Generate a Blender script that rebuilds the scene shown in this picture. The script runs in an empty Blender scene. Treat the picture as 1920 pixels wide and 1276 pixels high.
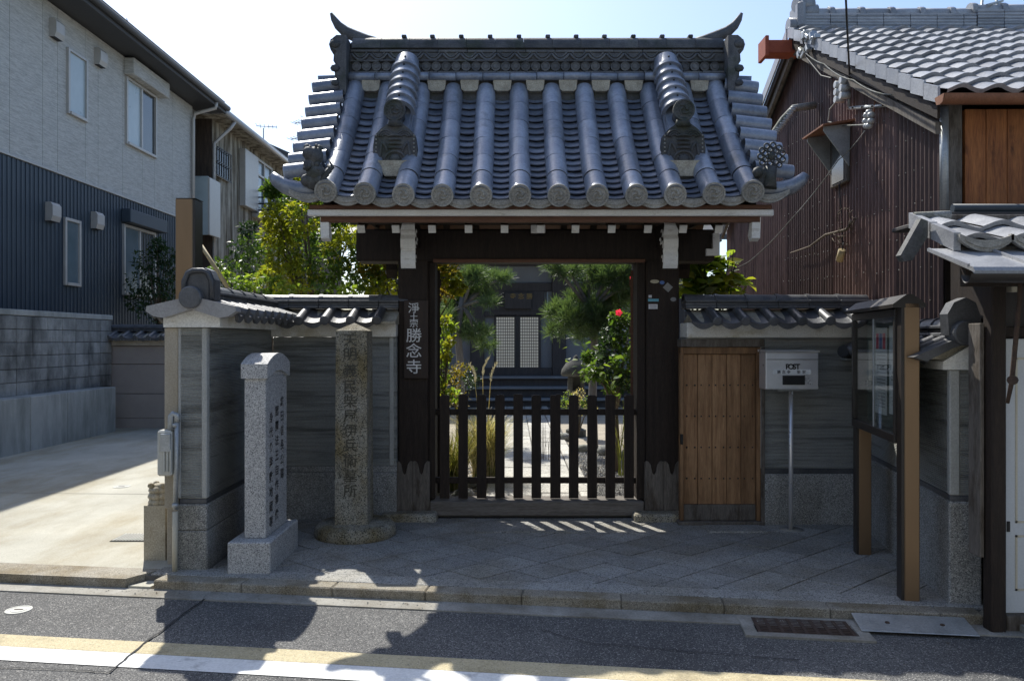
import bpy, bmesh, math, random
import numpy as np
from mathutils import Vector, Matrix
R = math.radians
rnd = random.Random(7)
S = bpy.context.scene
COL = S.collection
F, CH = 1464.0, 1.6
# ------------------------------------------------------------------ camera, sky, sun, exposure
cam = bpy.data.cameras.new('camera'); camo = bpy.data.objects.new('camera', cam); COL.objects.link(camo)
camo.location = (0, 0, CH); camo.rotation_euler = (R(90), 0, 0)
cam.sensor_width = 36; cam.lens = 36*F/1920; cam.clip_start = .05; cam.clip_end = 2000
S.camera = camo
SUN_EL, SUN_AZ = 50.75, -23.8
w = bpy.data.worlds.new('World'); S.world = w; w.use_nodes = True
nt = w.node_tree; bg = nt.nodes['Background']
sky = nt.nodes.new('ShaderNodeTexSky'); sky.sky_type = 'NISHITA'; sky.sun_disc = False
sky.sun_elevation = R(SUN_EL); sky.sun_rotation = R(360+SUN_AZ); sky.air_density = 1.0; sky.dust_density = 1.6; sky.ozone_density = 3.6
nt.links.new(sky.outputs[0], bg.inputs[0]); bg.inputs[1].default_value = .13
sl = bpy.data.lights.new('sun', 'SUN'); sl.energy = 4.0; sl.angle = R(.53); sl.color = (1, .965, .88)
so = bpy.data.objects.new('sun', sl); COL.objects.link(so)
sd = Vector((math.sin(R(SUN_AZ))*math.cos(R(SUN_EL)), math.cos(R(SUN_AZ))*math.cos(R(SUN_EL)), math.sin(R(SUN_EL))))
so.rotation_euler = sd.to_track_quat('Z', 'Y').to_euler(); so.location = sd*30
S.view_settings.view_transform = 'Standard'; S.view_settings.look = 'None'; S.view_settings.gamma = 1
S.view_settings.exposure = .66
S.view_settings.use_curve_mapping = False
S.render.engine = 'CYCLES'
S.cycles.max_bounces = 8; S.cycles.transparent_max_bounces = 8

# ------------------------------------------------------------------ helpers
ORG = {}
def W(px, py, Y): return Vector(((px-960)/F*Y, Y, CH+(638-py)/F*Y))
def wx(px, Y): return (px-960)/F*Y
def wz(py, Y): return CH+(638-py)/F*Y

class MB:
    def __init__(s): s.v = []; s.f = []; s.sm = []
    def add(s, vs, fs, smooth=False, M=None):
        n = len(s.v)
        for p in vs:
            p = Vector(p)
            s.v.append(M @ p if M else p)
        for f in fs:
            s.f.append([i+n for i in f]); s.sm.append(smooth)
        return s
    def box(s, x0, x1, y0, y1, z0, z1, b=0, M=None):
        if x0 > x1: x0, x1 = x1, x0
        if y0 > y1: y0, y1 = y1, y0
        if z0 > z1: z0, z1 = z1, z0
        if b <= 0:
            vs = [(x, y, z) for x in (x0, x1) for y in (y0, y1) for z in (z0, z1)]
            return s.add(vs, [(0,1,3,2),(4,6,7,5),(0,4,5,1),(2,3,7,6),(0,2,6,4),(1,5,7,3)], False, M)
        b = min(b, (x1-x0)*.45, (y1-y0)*.45, (z1-z0)*.45)
        vs = []; idx = {}
        for i, x in enumerate((x0, x1)):
            for j, y in enumerate((y0, y1)):
                for k, z in enumerate((z0, z1)):
                    xi = x+(b if i == 0 else -b); yi = y+(b if j == 0 else -b); zi = z+(b if k == 0 else -b)
                    for a, p in enumerate(((x, yi, zi), (xi, y, zi), (xi, yi, z))):
                        idx[(i,j,k,a)] = len(vs); vs.append(p)
        fs = []
        for i in (0,1): fs.append([idx[(i,0,0,0)], idx[(i,1,0,0)], idx[(i,1,1,0)], idx[(i,0,1,0)]])
        for j in (0,1): fs.append([idx[(0,j,0,1)], idx[(1,j,0,1)], idx[(1,j,1,1)], idx[(0,j,1,1)]])
        for k in (0,1): fs.append([idx[(0,0,k,2)], idx[(1,0,k,2)], idx[(1,1,k,2)], idx[(0,1,k,2)]])
        for i in (0,1):
            for j in (0,1):
                fs.append([idx[(i,j,0,0)], idx[(i,j,0,1)], idx[(i,j,1,1)], idx[(i,j,1,0)]])
        for i in (0,1):
            for k in (0,1):
                fs.append([idx[(i,0,k,0)], idx[(i,0,k,2)], idx[(i,1,k,2)], idx[(i,1,k,0)]])
        for j in (0,1):
            for k in (0,1):
                fs.append([idx[(0,j,k,1)], idx[(0,j,k,2)], idx[(1,j,k,2)], idx[(1,j,k,1)]])
        for i in (0,1):
            for j in (0,1):
                for k in (0,1): fs.append([idx[(i,j,k,0)], idx[(i,j,k,1)], idx[(i,j,k,2)]])
        return s.add(vs, fs, False, M)
    def prism(s, poly, a0, a1, axis='y', M=None, smooth=False):
        def p3(p, a):
            if axis == 'y': return (p[0], a, p[1])
            if axis == 'x': return (a, p[0], p[1])
            return (p[0], p[1], a)
        n = len(poly)
        vs = [p3(p, a0) for p in poly]+[p3(p, a1) for p in poly]
        s.add(vs, [list(range(n))], False, M); s.f.pop(); s.sm.pop()
        b = len(s.v)-2*n
        s.f.append([b+i for i in range(n)]); s.sm.append(False)
        s.f.append([b+n+i for i in range(n)][::-1]); s.sm.append(False)
        for i in range(n):
            j = (i+1) % n
            s.f.append([b+i, b+j, b+n+j, b+n+i]); s.sm.append(smooth)
        return s
    def tube(s, pts, rad, n=8, caps=True, smooth=True, flat=1.0):
        pts = [Vector(p) for p in pts]
        if not isinstance(rad, (list, tuple)): rad = [rad]*len(pts)
        vs = []; up = Vector((0, 0, 1)); ref = None
        for i, p in enumerate(pts):
            t = (pts[min(i+1, len(pts)-1)]-pts[max(i-1, 0)]).normalized()
            if ref is None:
                ref = up if abs(t.z) < .9 else Vector((1, 0, 0))
            a = t.cross(ref).normalized(); b = a.cross(t).normalized(); ref = b
            for k in range(n):
                an = 2*math.pi*k/n
                vs.append(p+a*math.cos(an)*rad[i]*flat+b*math.sin(an)*rad[i])
        fs = []
        for i in range(len(pts)-1):
            for k in range(n):
                fs.append([i*n+k, i*n+(k+1) % n, (i+1)*n+(k+1) % n, (i+1)*n+k])
        s.add(vs, fs, smooth)
        if caps:
            b = len(s.v)-len(vs)
            s.f.append([b+k for k in range(n)][::-1]); s.sm.append(False)
            s.f.append([b+(len(pts)-1)*n+k for k in range(n)]); s.sm.append(False)
        return s
    def lathe(s, prof, n=16, M=None, smooth=True):
        vs = []
        for r, z in prof:
            for k in range(n): vs.append((r*math.cos(2*math.pi*k/n), r*math.sin(2*math.pi*k/n), z))
        fs = [[i*n+k, i*n+(k+1) % n, (i+1)*n+(k+1) % n, (i+1)*n+k] for i in range(len(prof)-1) for k in range(n)]
        s.add(vs, fs, smooth, M)
        b = len(s.v)-len(vs)
        s.f.append([b+k for k in range(n)][::-1]); s.sm.append(False)
        s.f.append([b+(len(prof)-1)*n+k for k in range(n)]); s.sm.append(False)
        return s
    def ball(s, c, r, n=8, sc=(1, 1, 1)):
        vs = [(c[0], c[1], c[2]-r*sc[2])]
        m = n//2
        for i in range(1, m):
            ph = math.pi*i/m
            for k in range(n):
                a = 2*math.pi*k/n
                vs.append((c[0]+r*sc[0]*math.sin(ph)*math.cos(a), c[1]+r*sc[1]*math.sin(ph)*math.sin(a), c[2]-r*sc[2]*math.cos(ph)))
        vs.append((c[0], c[1], c[2]+r*sc[2]))
        fs = [[0, 1+(k+1) % n, 1+k] for k in range(n)]
        for i in range(m-2):
            for k in range(n): fs.append([1+i*n+k, 1+i*n+(k+1) % n, 1+(i+1)*n+(k+1) % n, 1+(i+1)*n+k])
        L = len(vs)-1
        fs += [[L, 1+(m-2)*n+k, 1+(m-2)*n+(k+1) % n] for k in range(n)]
        return s.add(vs, fs, True)
    def grid(s, fn, nu, nv, smooth=True, M=None):
        vs = [fn(i/nu, j/nv) for i in range(nu+1) for j in range(nv+1)]
        fs = [[i*(nv+1)+j, (i+1)*(nv+1)+j, (i+1)*(nv+1)+j+1, i*(nv+1)+j+1] for i in range(nu) for j in range(nv)]
        return s.add(vs, fs, smooth, M)
    def mesh(s, name, mat, org=None, fix=True):
        o = Vector(org) if org is not None else Vector((0, 0, 0))
        me = bpy.data.meshes.new(name)
        me.from_pydata([tuple(p-o) for p in s.v], [], s.f)
        me.polygons.foreach_set('use_smooth', s.sm)
        if mat: me.materials.append(mat)
        if fix:
            bm = bmesh.new(); bm.from_mesh(me); bmesh.ops.recalc_face_normals(bm, faces=bm.faces); bm.to_mesh(me); bm.free()
        me.update()
        return me
    def build(s, name, mat, parent=None, fix=True):
        org = ORG[parent.name] if parent else Vector((0, 0, 0))
        return link(name, s.mesh(name, mat, org, fix), parent)

def link(name, me, parent=None):
    o = bpy.data.objects.new(name, me); COL.objects.link(o)
    if parent: o.parent = parent; ORG[o.name] = ORG[parent.name]
    else: ORG[o.name] = Vector((0, 0, 0))
    return o
def inst(name, me, parent, loc, M3=None):
    o = bpy.data.objects.new(name, me); COL.objects.link(o)
    o.parent = parent
    m = Matrix.Translation(Vector(loc)-ORG[parent.name])
    if M3 is not None: m = m @ M3.to_4x4()
    o.matrix_basis = m
    return o
def frame(x, y, z):
    return Matrix((Vector(x), Vector(y), Vector(z))).transposed()
def thing(name, label, cat, loc=(0, 0, 0), group=None):
    o = bpy.data.objects.new(name, None); COL.objects.link(o); o.location = loc; o.empty_display_size = .1
    ORG[o.name] = Vector(loc)
    return tag(o, label, cat, group)
def tag(o, label=None, cat=None, group=None, kind=None):
    if label: o['label'] = label
    if cat: o['category'] = cat
    if group: o['group'] = group
    if kind: o['kind'] = kind
    return o
def node(name, parent):
    """an empty part that gathers sub-parts"""
    o = bpy.data.objects.new(name, None); COL.objects.link(o); o.parent = parent; o.empty_display_size = .05
    ORG[o.name] = ORG[parent.name]
    return o
def struct(name, mb, mat, fix=True): return tag(mb.build(name, mat, None, fix), kind='structure')
def uvz(A, d):
    """matrix taking (u along d, v to the left of d, z) to world"""
    d = Vector((d[0], d[1], 0)).normalized(); n = Vector((-d.y, d.x, 0))
    m = Matrix.Identity(4)
    for i in range(3): m[i][0] = d[i]; m[i][1] = n[i]; m[i][2] = (0, 0, 1)[i]; m[i][3] = Vector((A[0], A[1], 0))[i]
    return m

# ------------------------------------------------------------------ materials
def nodes(m):
    m.use_nodes = True; t = m.node_tree
    return t, t.nodes, t.links, t.nodes['Principled BSDF']
def c4(c): return (c[0], c[1], c[2], 1)
def mat(name, c1, c2=None, scale=5, rough=.75, bump=0, bscale=60, metal=0, spec=.4, rv=.0, stretch=(1, 1, 1), lo=.35, hi=.65,
        grain=.12, gscale=90, speck=None, stain=None, coat=0):
    m = bpy.data.materials.new(name); t, N, L, P = nodes(m)
    g = N.new('ShaderNodeNewGeometry'); oi = N.new('ShaderNodeObjectInfo')
    mp = N.new('ShaderNodeMapping'); mp.inputs['Scale'].default_value = stretch
    ad = N.new('ShaderNodeVectorMath'); ad.operation = 'MULTIPLY_ADD'
    cb = N.new('ShaderNodeCombineXYZ')
    for i in range(3): L.new(oi.outputs['Random'], cb.inputs[i])
    L.new(cb.outputs[0], ad.inputs[0]); ad.inputs[1].default_value = (31, 17, 23) if rv else (0, 0, 0); L.new(g.outputs['Position'], ad.inputs[2])
    L.new(ad.outputs[0], mp.inputs[0])
    n1 = N.new('ShaderNodeTexNoise'); n1.inputs['Scale'].default_value = scale; n1.inputs['Detail'].default_value = 5; n1.inputs['Roughness'].default_value = .6
    L.new(mp.outputs[0], n1.inputs['Vector'])
    r = N.new('ShaderNodeValToRGB'); r.color_ramp.elements[0].position = lo; r.color_ramp.elements[1].position = hi
    r.color_ramp.elements[0].color = c4(c1); r.color_ramp.elements[1].color = c4(c2 or c1)
    L.new(n1.outputs['Fac'], r.inputs[0])
    col = r.outputs[0]
    def mul(col, val):
        x = N.new('ShaderNodeMix'); x.data_type = 'RGBA'; x.blend_type = 'MULTIPLY'; x.inputs[0].default_value = 1
        L.new(col, x.inputs[6]); L.new(val, x.inputs[7]); return x.outputs[2]
    if speck:                                   # (scale, dark colour, light colour, dark share, light share)
        v = N.new('ShaderNodeTexVoronoi'); v.inputs['Scale'].default_value = speck[0]; L.new(g.outputs['Position'], v.inputs['Vector'])
        sx = N.new('ShaderNodeSeparateColor'); L.new(v.outputs['Color'], sx.inputs[0])
        for k, (cc, lim, gt) in enumerate(((speck[1], speck[3], 0), (speck[2], 1-speck[4], 1))):
            cm = N.new('ShaderNodeMath'); cm.operation = 'GREATER_THAN' if gt else 'LESS_THAN'; cm.inputs[1].default_value = lim
            L.new(sx.outputs[0], cm.inputs[0])
            x = N.new('ShaderNodeMix'); x.data_type = 'RGBA'; L.new(cm.outputs[0], x.inputs[0]); L.new(col, x.inputs[6]); x.inputs[7].default_value = c4(cc)
            col = x.outputs[2]
    if grain:
        n2 = N.new('ShaderNodeTexNoise'); n2.inputs['Scale'].default_value = gscale; n2.inputs['Detail'].default_value = 3
        L.new(mp.outputs[0], n2.inputs['Vector'])
        mr = N.new('ShaderNodeMapRange'); mr.inputs[1].default_value = .25; mr.inputs[2].default_value = .75
        mr.inputs[3].default_value = 1-grain*1.5; mr.inputs[4].default_value = 1+grain*1.5
        L.new(n2.outputs['Fac'], mr.inputs[0]); col = mul(col, mr.outputs[0])
    if stain:                                   # (colour multiplier, scale, stretch, lo, hi)
        m2 = N.new('ShaderNodeMapping'); m2.inputs['Scale'].default_value = stain[2]; L.new(g.outputs['Position'], m2.inputs[0])
        n3 = N.new('ShaderNodeTexNoise'); n3.inputs['Scale'].default_value = stain[1]; n3.inputs['Detail'].default_value = 6; n3.inputs['Roughness'].default_value = .65
        L.new(m2.outputs[0], n3.inputs['Vector'])
        r3 = N.new('ShaderNodeValToRGB'); r3.color_ramp.elements[0].position = stain[3]; r3.color_ramp.elements[1].position = stain[4]
        r3.color_ramp.elements[0].color = c4(stain[0]); r3.color_ramp.elements[1].color = (1, 1, 1, 1)
        L.new(n3.outputs['Fac'], r3.inputs[0]); col = mul(col, r3.outputs[0])
    if rv:
        mr = N.new('ShaderNodeMapRange'); mr.inputs[3].default_value = 1-rv; mr.inputs[4].default_value = 1+rv
        L.new(oi.outputs['Random'], mr.inputs[0]); col = mul(col, mr.outputs[0])
    L.new(col, P.inputs['Base Color'])
    P.inputs['Metallic'].default_value = metal; P.inputs['Specular IOR Level'].default_value = spec
    rr = N.new('ShaderNodeMapRange'); rr.inputs[3].default_value = max(.03, rough-.1); rr.inputs[4].default_value = min(1, rough+.1)
    L.new(n1.outputs['Fac'], rr.inputs[0]); L.new(rr.outputs[0], P.inputs['Roughness'])
    if bump:
        nb = N.new('ShaderNodeTexNoise'); nb.inputs['Scale'].default_value = bscale; nb.inputs['Detail'].default_value = 4
        L.new(mp.outputs[0], nb.inputs['Vector'])
        b = N.new('ShaderNodeBump'); b.inputs['Strength'].default_value = bump; b.inputs['Distance'].default_value = .01
        L.new(nb.outputs['Fac'], b.inputs['Height']); L.new(b.outputs[0], P.inputs['Normal'])
    return m
def plain(name, c, rough=.6, metal=0, spec=.4): return mat(name, c, tuple(k*.85 for k in c), rough=rough, metal=metal, spec=spec, grain=.06)

def wave_bump(m, scale, axis, strength, dist=.01, distortion=1.0, profile='SIN'):
    t, N, L, P = nodes(m)
    g = N.new('ShaderNodeNewGeometry')
    wv = N.new('ShaderNodeTexWave'); wv.bands_direction = axis; wv.wave_profile = profile
    wv.inputs['Scale'].default_value = scale; wv.inputs['Distortion'].default_value = distortion; wv.inputs['Detail'].default_value = 2; wv.inputs['Detail Scale'].default_value = 2
    L.new(g.outputs['Position'], wv.inputs['Vector'])
    b = N.new('ShaderNodeBump'); b.inputs['Strength'].default_value = strength; b.inputs['Distance'].default_value = dist
    L.new(wv.outputs['Fac'], b.inputs['Height'])
    if P.inputs['Normal'].is_linked: L.new(P.inputs['Normal'].links[0].from_socket, b.inputs['Normal'])
    L.new(b.outputs[0], P.inputs['Normal'])
    return wv
def leafmat(name, c1, c2, trans=.45, scale=9):
    m = mat(name, c1, c2, scale=scale, rough=.45, spec=.4, grain=.15, gscale=30)
    t, N, L, P = nodes(m)
    src = P.inputs['Base Color'].links[0].from_socket
    tr = N.new('ShaderNodeBsdfTranslucent')
    x = N.new('ShaderNodeMix'); x.data_type = 'RGBA'; x.blend_type = 'MULTIPLY'; x.inputs[0].default_value = 1
    L.new(src, x.inputs[6]); x.inputs[7].default_value = (2.6, 2.4, 1.0, 1)
    L.new(x.outputs[2], tr.inputs[0])
    ms = N.new('ShaderNodeMixShader'); ms.inputs[0].default_value = trans
    L.new(P.outputs[0], ms.inputs[1]); L.new(tr.outputs[0], ms.inputs[2])
    L.new(ms.outputs[0], N['Material Output'].inputs[0])
    return m
def glassmat(name):
    m = bpy.data.materials.new(name); t, N, L, P = nodes(m)
    tr = N.new('ShaderNodeBsdfTransparent'); tr.inputs[0].default_value = (.93, .95, .94, 1)
    gl = N.new('ShaderNodeBsdfGlossy'); gl.inputs['Roughness'].default_value = .01
    lw_ = N.new('ShaderNodeLayerWeight'); lw_.inputs[0].default_value = .5
    pw = N.new('ShaderNodeMath'); pw.operation = 'POWER'; pw.inputs[1].default_value = 4.5; L.new(lw_.outputs['Facing'], pw.inputs[0])
    ma = N.new('ShaderNodeMath'); ma.operation = 'MULTIPLY_ADD'; ma.inputs[1].default_value = .9; ma.inputs[2].default_value = .04; L.new(pw.outputs[0], ma.inputs[0])
    ms = N.new('ShaderNodeMixShader'); L.new(ma.outputs[0], ms.inputs[0]); L.new(tr.outputs[0], ms.inputs[1]); L.new(gl.outputs[0], ms.inputs[2])
    L.new(ms.outputs[0], N['Material Output'].inputs[0]); return m

M = {}
M['asphalt'] = mat('asphalt', (.09, .09, .09), (.155, .153, .15), scale=.9, rough=.85, bump=.6, bscale=150, grain=.25, gscale=170,
                   speck=(190, (.05, .05, .052), (.32, .31, .29), .25, .09), stain=((.75, .75, .76), .8, (1, 1, 1), .3, .55))
M['gutter'] = mat('gutter_concrete', (.30, .29, .26), (.38, .365, .33), scale=4, rough=.9, bump=.3, grain=.15, stain=((.6, .57, .52), 3, (1, 1, 1), .35, .6))
M['kerb'] = mat('kerb_granite', (.26, .235, .19), (.34, .31, .25), scale=6, rough=.85, bump=.4, bscale=120, rv=.12, speck=(260, (.16, .145, .12), (.42, .39, .33), .2, .15), stain=((.62, .55, .42), 3, (1, 1, 1), .36, .58))
M['drive'] = mat('driveway_concrete', (.40, .385, .325), (.50, .485, .415), scale=1.2, rough=.9, bump=.25, bscale=120, grain=.12, gscale=150,
                 stain=((.74, .68, .58), 1.1, (1, .35, 1), .36, .56))
M['paver'] = mat('paver_granite', (.28, .275, .258), (.36, .35, .325), scale=5, rough=.8, bump=.35, bscale=120, rv=.14, speck=(170, (.11, .11, .11), (.42, .41, .38), .18, .12),
                 stain=((.80, .76, .68), 1.6, (1, 1, 1), .36, .56))
M['joint'] = mat('joint_mortar', (.10, .095, .085), (.14, .13, .12), scale=20, rough=.95)
M['yellow'] = mat('yellow_line', (.46, .39, .24), (.52, .45, .29), scale=5, rough=.8, bump=.3, bscale=150, grain=.12, speck=(200, (.28, .25, .18), (.56, .49, .34), .05, .1), stain=((.7, .7, .7), 5, (1, 1, 1), .3, .42))
M['white'] = mat('white_line', (.74, .74, .72), (.82, .82, .80), scale=5, rough=.75, bump=.3, bscale=150, grain=.08, stain=((.68, .68, .68), 6, (1, 1, 1), .3, .4))
M['earth'] = mat('courtyard_earth', (.30, .26, .20), (.40, .35, .27), scale=3, rough=.95, bump=.5, bscale=40, grain=.25)
M['ground'] = mat('far_ground', (.16, .15, .13), (.22, .2, .17), scale=.5, rough=.95)
M['path'] = mat('path_stone', (.40, .385, .34), (.52, .50, .45), scale=5, rough=.85, bump=.3, rv=.18, speck=(120, (.2, .19, .17), (.6, .58, .53), .15, .15))
M['gravel'] = mat('gravel', (.16, .16, .155), (.32, .315, .30), scale=60, rough=.9, bump=1, bscale=60, grain=.3)
M['stone_dark'] = mat('dark_and_shaded_stone', (.06, .062, .055), (.10, .10, .09), scale=8, rough=.95, bump=.5, grain=.25)  # lantern's pine shade put into the colour; also the plain dark grating frame
M['guard'] = mat('guard_post_stone', (.36, .325, .25), (.46, .42, .335), scale=7, rough=.9, bump=.4, bscale=120, grain=.2, stain=((.6, .55, .45), 5, (1, 1, 1), .33, .5))
M['granite'] = mat('pale_granite', (.40, .40, .395), (.47, .47, .46), scale=8, rough=.7, bump=.25, bscale=150, grain=.1, speck=(230, (.17, .17, .175), (.60, .59, .58), .25, .28))
M['granite_base'] = mat('wall_granite', (.27, .275, .27), (.33, .335, .325), scale=6, rough=.85, bump=.4, bscale=140, speck=(210, (.14, .14, .14), (.5, .49, .47), .25, .2), stain=((.7, .68, .62), 2, (1, 1, .5), .32, .55))
M['oldstone'] = mat('weathered_stone', (.29, .275, .23), (.39, .375, .325), scale=5, rough=.9, bump=.6, bscale=90, grain=.25, speck=(150, (.08, .08, .07), (.40, .38, .32), .2, .1),
                    stain=((.62, .52, .32), 3.5, (1, 1, .5), .35, .6))
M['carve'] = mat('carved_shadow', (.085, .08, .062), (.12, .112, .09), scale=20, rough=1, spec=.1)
M['ink'] = plain('black_ink', (.012, .012, .013), .5)
M['ribbed'] = mat('combed_plaster', (.36, .37, .35), (.44, .445, .415), scale=2.2, rough=.9, bump=.15, bscale=120, grain=.1,
                  stain=((.50, .50, .48), 2.4, (.5, .5, 9), .34, .52))
wave_bump(M['ribbed'], 26, 'Z', .9, .012, 1.2)
M['plaster'] = mat('white_plaster', (.70, .69, .65), (.78, .775, .74), scale=3, rough=.9, bump=.1, stain=((.70, .66, .56), 4, (1, 1, 1.6), .34, .5))
M['beige'] = mat('beige_render', (.40, .36, .30), (.46, .42, .355), scale=3, rough=.92, bump=.25, bscale=160, stain=((.8, .77, .7), 2, (1, 1, .4), .35, .6))
M['trim'] = mat('smooth_mortar', (.36, .365, .345), (.42, .42, .40), scale=5, rough=.9)
M['tile'] = mat('smoked_roof_tile', (.19, .215, .265), (.285, .312, .365), scale=7, rough=.35, spec=.75, metal=.2, bump=.12, bscale=50, rv=.26, grain=.1, gscale=50,
                stain=((.62, .62, .60), 6, (1, 1, 1), .3, .46))
M['tile_red'] = mat('tile_edge_earth', (.085, .05, .04), (.06, .045, .04), rough=.9)
M['cap'] = mat('roof_end_cap', (.25, .24, .215), (.35, .335, .30), scale=14, rough=.8, bump=.3, rv=.12, grain=.2)
M['tile_dark'] = mat('dark_roof_tile', (.055, .055, .058), (.10, .10, .10), scale=8, rough=.62, spec=.4, bump=.2, rv=.22, grain=.2, stain=((.55, .62, .45), 4, (1, 1, 1), .35, .5))
M['tile_wall'] = mat('wall_roof_tile', (.065, .068, .075), (.11, .113, .12), scale=8, rough=.45, spec=.5, bump=.15, rv=.2, grain=.15)
M['tile_wall2'] = mat('ridge_relief_tile', (.075, .076, .078), (.135, .133, .128), scale=8, rough=.6, spec=.5, bump=.15, rv=.3, grain=.2)
M['verge_grey'] = mat('pale_verge_tile', (.30, .29, .285), (.36, .35, .34), scale=6, rough=.6, bump=.1)
M['tile_house'] = mat('house_roof_tile', (.24, .245, .26), (.33, .335, .345), scale=7, rough=.42, spec=.7, bump=.15, rv=.22, grain=.14)
M['daub'] = mat('ridge_plaster', (.32, .285, .22), (.46, .42, .33), scale=12, rough=.95, bump=.4, grain=.2)
M['wood_dark'] = mat('dark_timber', (.020, .014, .011), (.036, .025, .019), scale=3, rough=.7, bump=.3, bscale=25, stretch=(14, 14, 1.2), rv=.1, grain=.25, gscale=20, spec=.3)
M['wood_brown'] = mat('brown_timber', (.10, .045, .026), (.15, .07, .04), scale=3, rough=.65, bump=.2, bscale=25, stretch=(1.2, 14, 14), grain=.2, gscale=20)
M['wood_grey'] = mat('weathered_timber', (.115, .10, .085), (.17, .15, .13), scale=3, rough=.85, bump=.4, bscale=25, stretch=(14, 14, 1), grain=.25, gscale=20, stain=((.55, .5, .45), 4, (3, 3, 1), .35, .5))
M['wood_sill'] = mat('threshold_timber', (.13, .115, .10), (.20, .18, .16), scale=3, rough=.85, bump=.4, bscale=25, stretch=(1, 14, 14), grain=.25, gscale=20)
M['wood_door'] = mat('cedar_boards', (.25, .13, .06), (.40, .23, .115), scale=2.4, rough=.75, bump=.25, bscale=22, stretch=(12, 12, .9), rv=.2, grain=.15, gscale=14,
                     stain=((.55, .54, .52), 1.4, (1.4, 1.4, .7), .40, .62))
M['wood_orange'] = mat('burnt_cedar_boards', (.20, .066, .02), (.34, .13, .042), scale=2.2, rough=.7, bump=.3, bscale=22, stretch=(10, 10, .8), rv=.15, grain=.25, gscale=14,
                       stain=((.25, .2, .18), 3.5, (3, 3, .8), .28, .42))
M['white_paint'] = mat('white_painted_timber', (.70, .69, .66), (.78, .77, .74), scale=4, rough=.7, bump=.15, grain=.06, stain=((.66, .63, .58), 5, (1, 4, 4), .28, .42))
M['bronze'] = mat('bronze_aluminium', (.23, .15, .085), (.25, .165, .095), scale=2, rough=.38, metal=.55, spec=.5, grain=.04, gscale=8, stretch=(1, 1, .2))
M['bronze_dark'] = mat('dark_bronze', (.022, .018, .016), (.03, .024, .02), rough=.4, spec=.5, grain=.05)
M['steel'] = mat('stainless_steel', (.66, .66, .67), (.74, .74, .75), scale=6, rough=.3, metal=.55, grain=.02)
M['galv'] = mat('galvanised_steel', (.36, .38, .39), (.45, .47, .48), scale=9, rough=.5, metal=.6, grain=.1)
M['iron'] = mat('rusty_iron', (.045, .03, .025), (.08, .05, .035), scale=20, rough=.8, bump=.3)
M['black'] = plain('black_plastic', (.015, .015, .016), .5)
M['paper'] = mat('paper', (.62, .63, .62), (.68, .69, .68), rough=.9, grain=.03)
M['felt'] = mat('green_felt', (.035, .055, .045), (.04, .065, .05), rough=1)
M['corr'] = mat('brown_corrugated_iron', (.10, .058, .05), (.155, .095, .082), scale=3, rough=.6, bump=.1, rv=.32, stretch=(6, 6, .5), grain=.15, gscale=30, stain=((.5, .45, .42), 2.5, (2, 2, .5), .33, .5))
M['copper'] = mat('rusty_gutter', (.20, .085, .045), (.27, .12, .065), scale=8, rough=.65, grain=.15, stain=((.35, .3, .28), 5, (1, 1, 1), .27, .36))
M['redpaint'] = mat('red_oxide_paint', (.26, .055, .025), (.34, .08, .035), scale=10, rough=.7)
M['siding'] = mat('beige_siding', (.37, .37, .35), (.53, .53, .505), scale=2.6, rough=.85, stretch=(2, 2, 24), grain=.14, gscale=9, lo=.36, hi=.6, bump=.7, bscale=5)
M['navy'] = mat('navy_metal_siding', (.028, .042, .058), (.036, .052, .070), scale=2, rough=.5, spec=.5, grain=.05)
M['alu'] = mat('champagne_aluminium', (.42, .40, .375), (.47, .45, .42), rough=.45, metal=.3, grain=.03)
M['soffit'] = mat('dark_eave', (.05, .052, .056), (.062, .064, .068), rough=.6)
M['pane'] = mat('window_glass', (.10, .14, .16), (.13, .175, .20), scale=2, rough=.14, spec=1.0, grain=0)
M['pane_dark'] = mat('dark_window_glass', (.03, .038, .042), (.05, .06, .066), scale=2, rough=.12, spec=.9, grain=0)
M['pane_pale'] = mat('frosted_glass', (.33, .40, .42), (.40, .47, .49), scale=2, rough=.3, spec=.8, grain=0)
M['conc'] = mat('retaining_concrete', (.30, .31, .30), (.38, .385, .37), scale=1.5, rough=.9, bump=.2, stain=((.6, .62, .6), 1.8, (1, 1.6, .35), .34, .56))
M['block'] = mat('concrete_block', (.20, .205, .20), (.31, .315, .305), scale=3, rough=.92, bump=.3, rv=.14, stain=((.36, .36, .36), 1.9, (1.3, 1.3, .5), .36, .58))
M['shutter'] = mat('garage_panel', (.30, .265, .245), (.33, .295, .27), rough=.7, grain=.05)
M['stucco'] = mat('stained_stucco', (.33, .305, .245), (.43, .40, .33), scale=3, rough=.95, bump=.4, stain=((.22, .18, .13), 1.7, (2.6, 2.6, .3), .38, .6))
M['brownwall'] = mat('dark_brown_cladding', (.04, .03, .024), (.075, .055, .042), scale=5, rough=.9, bump=.4, stretch=(4, 4, .6))
M['hall'] = mat('hall_timber', (.05, .046, .046), (.07, .065, .064), scale=3, rough=.8, stretch=(6, 6, 1))
M['hall_plaster'] = mat('hall_grey_plaster', (.19, .20, .215), (.22, .235, .25), scale=2, rough=.9)
M['stone_grey'] = mat('grey_stone', (.20, .20, .19), (.29, .29, .275), scale=8, rough=.9, bump=.5, grain=.25, stain=((.6, .62, .5), 4, (1, 1, 1), .35, .55))
M['gold'] = mat('faded_gold', (.20, .14, .04), (.26, .18, .06), rough=.5, metal=.3)
M['leaf_yg'] = leafmat('sunlit_leaf', (.085, .12, .016), (.19, .20, .026), .6)
M['leaf_green'] = leafmat('green_leaf', (.035, .08, .018), (.08, .13, .03), .45)
M['leaf_dark'] = leafmat('dark_leaf', (.015, .036, .014), (.028, .058, .022), .25)
M['leaf_bright'] = leafmat('bright_big_leaf', (.09, .15, .026), (.15, .21, .04), .55)
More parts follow.
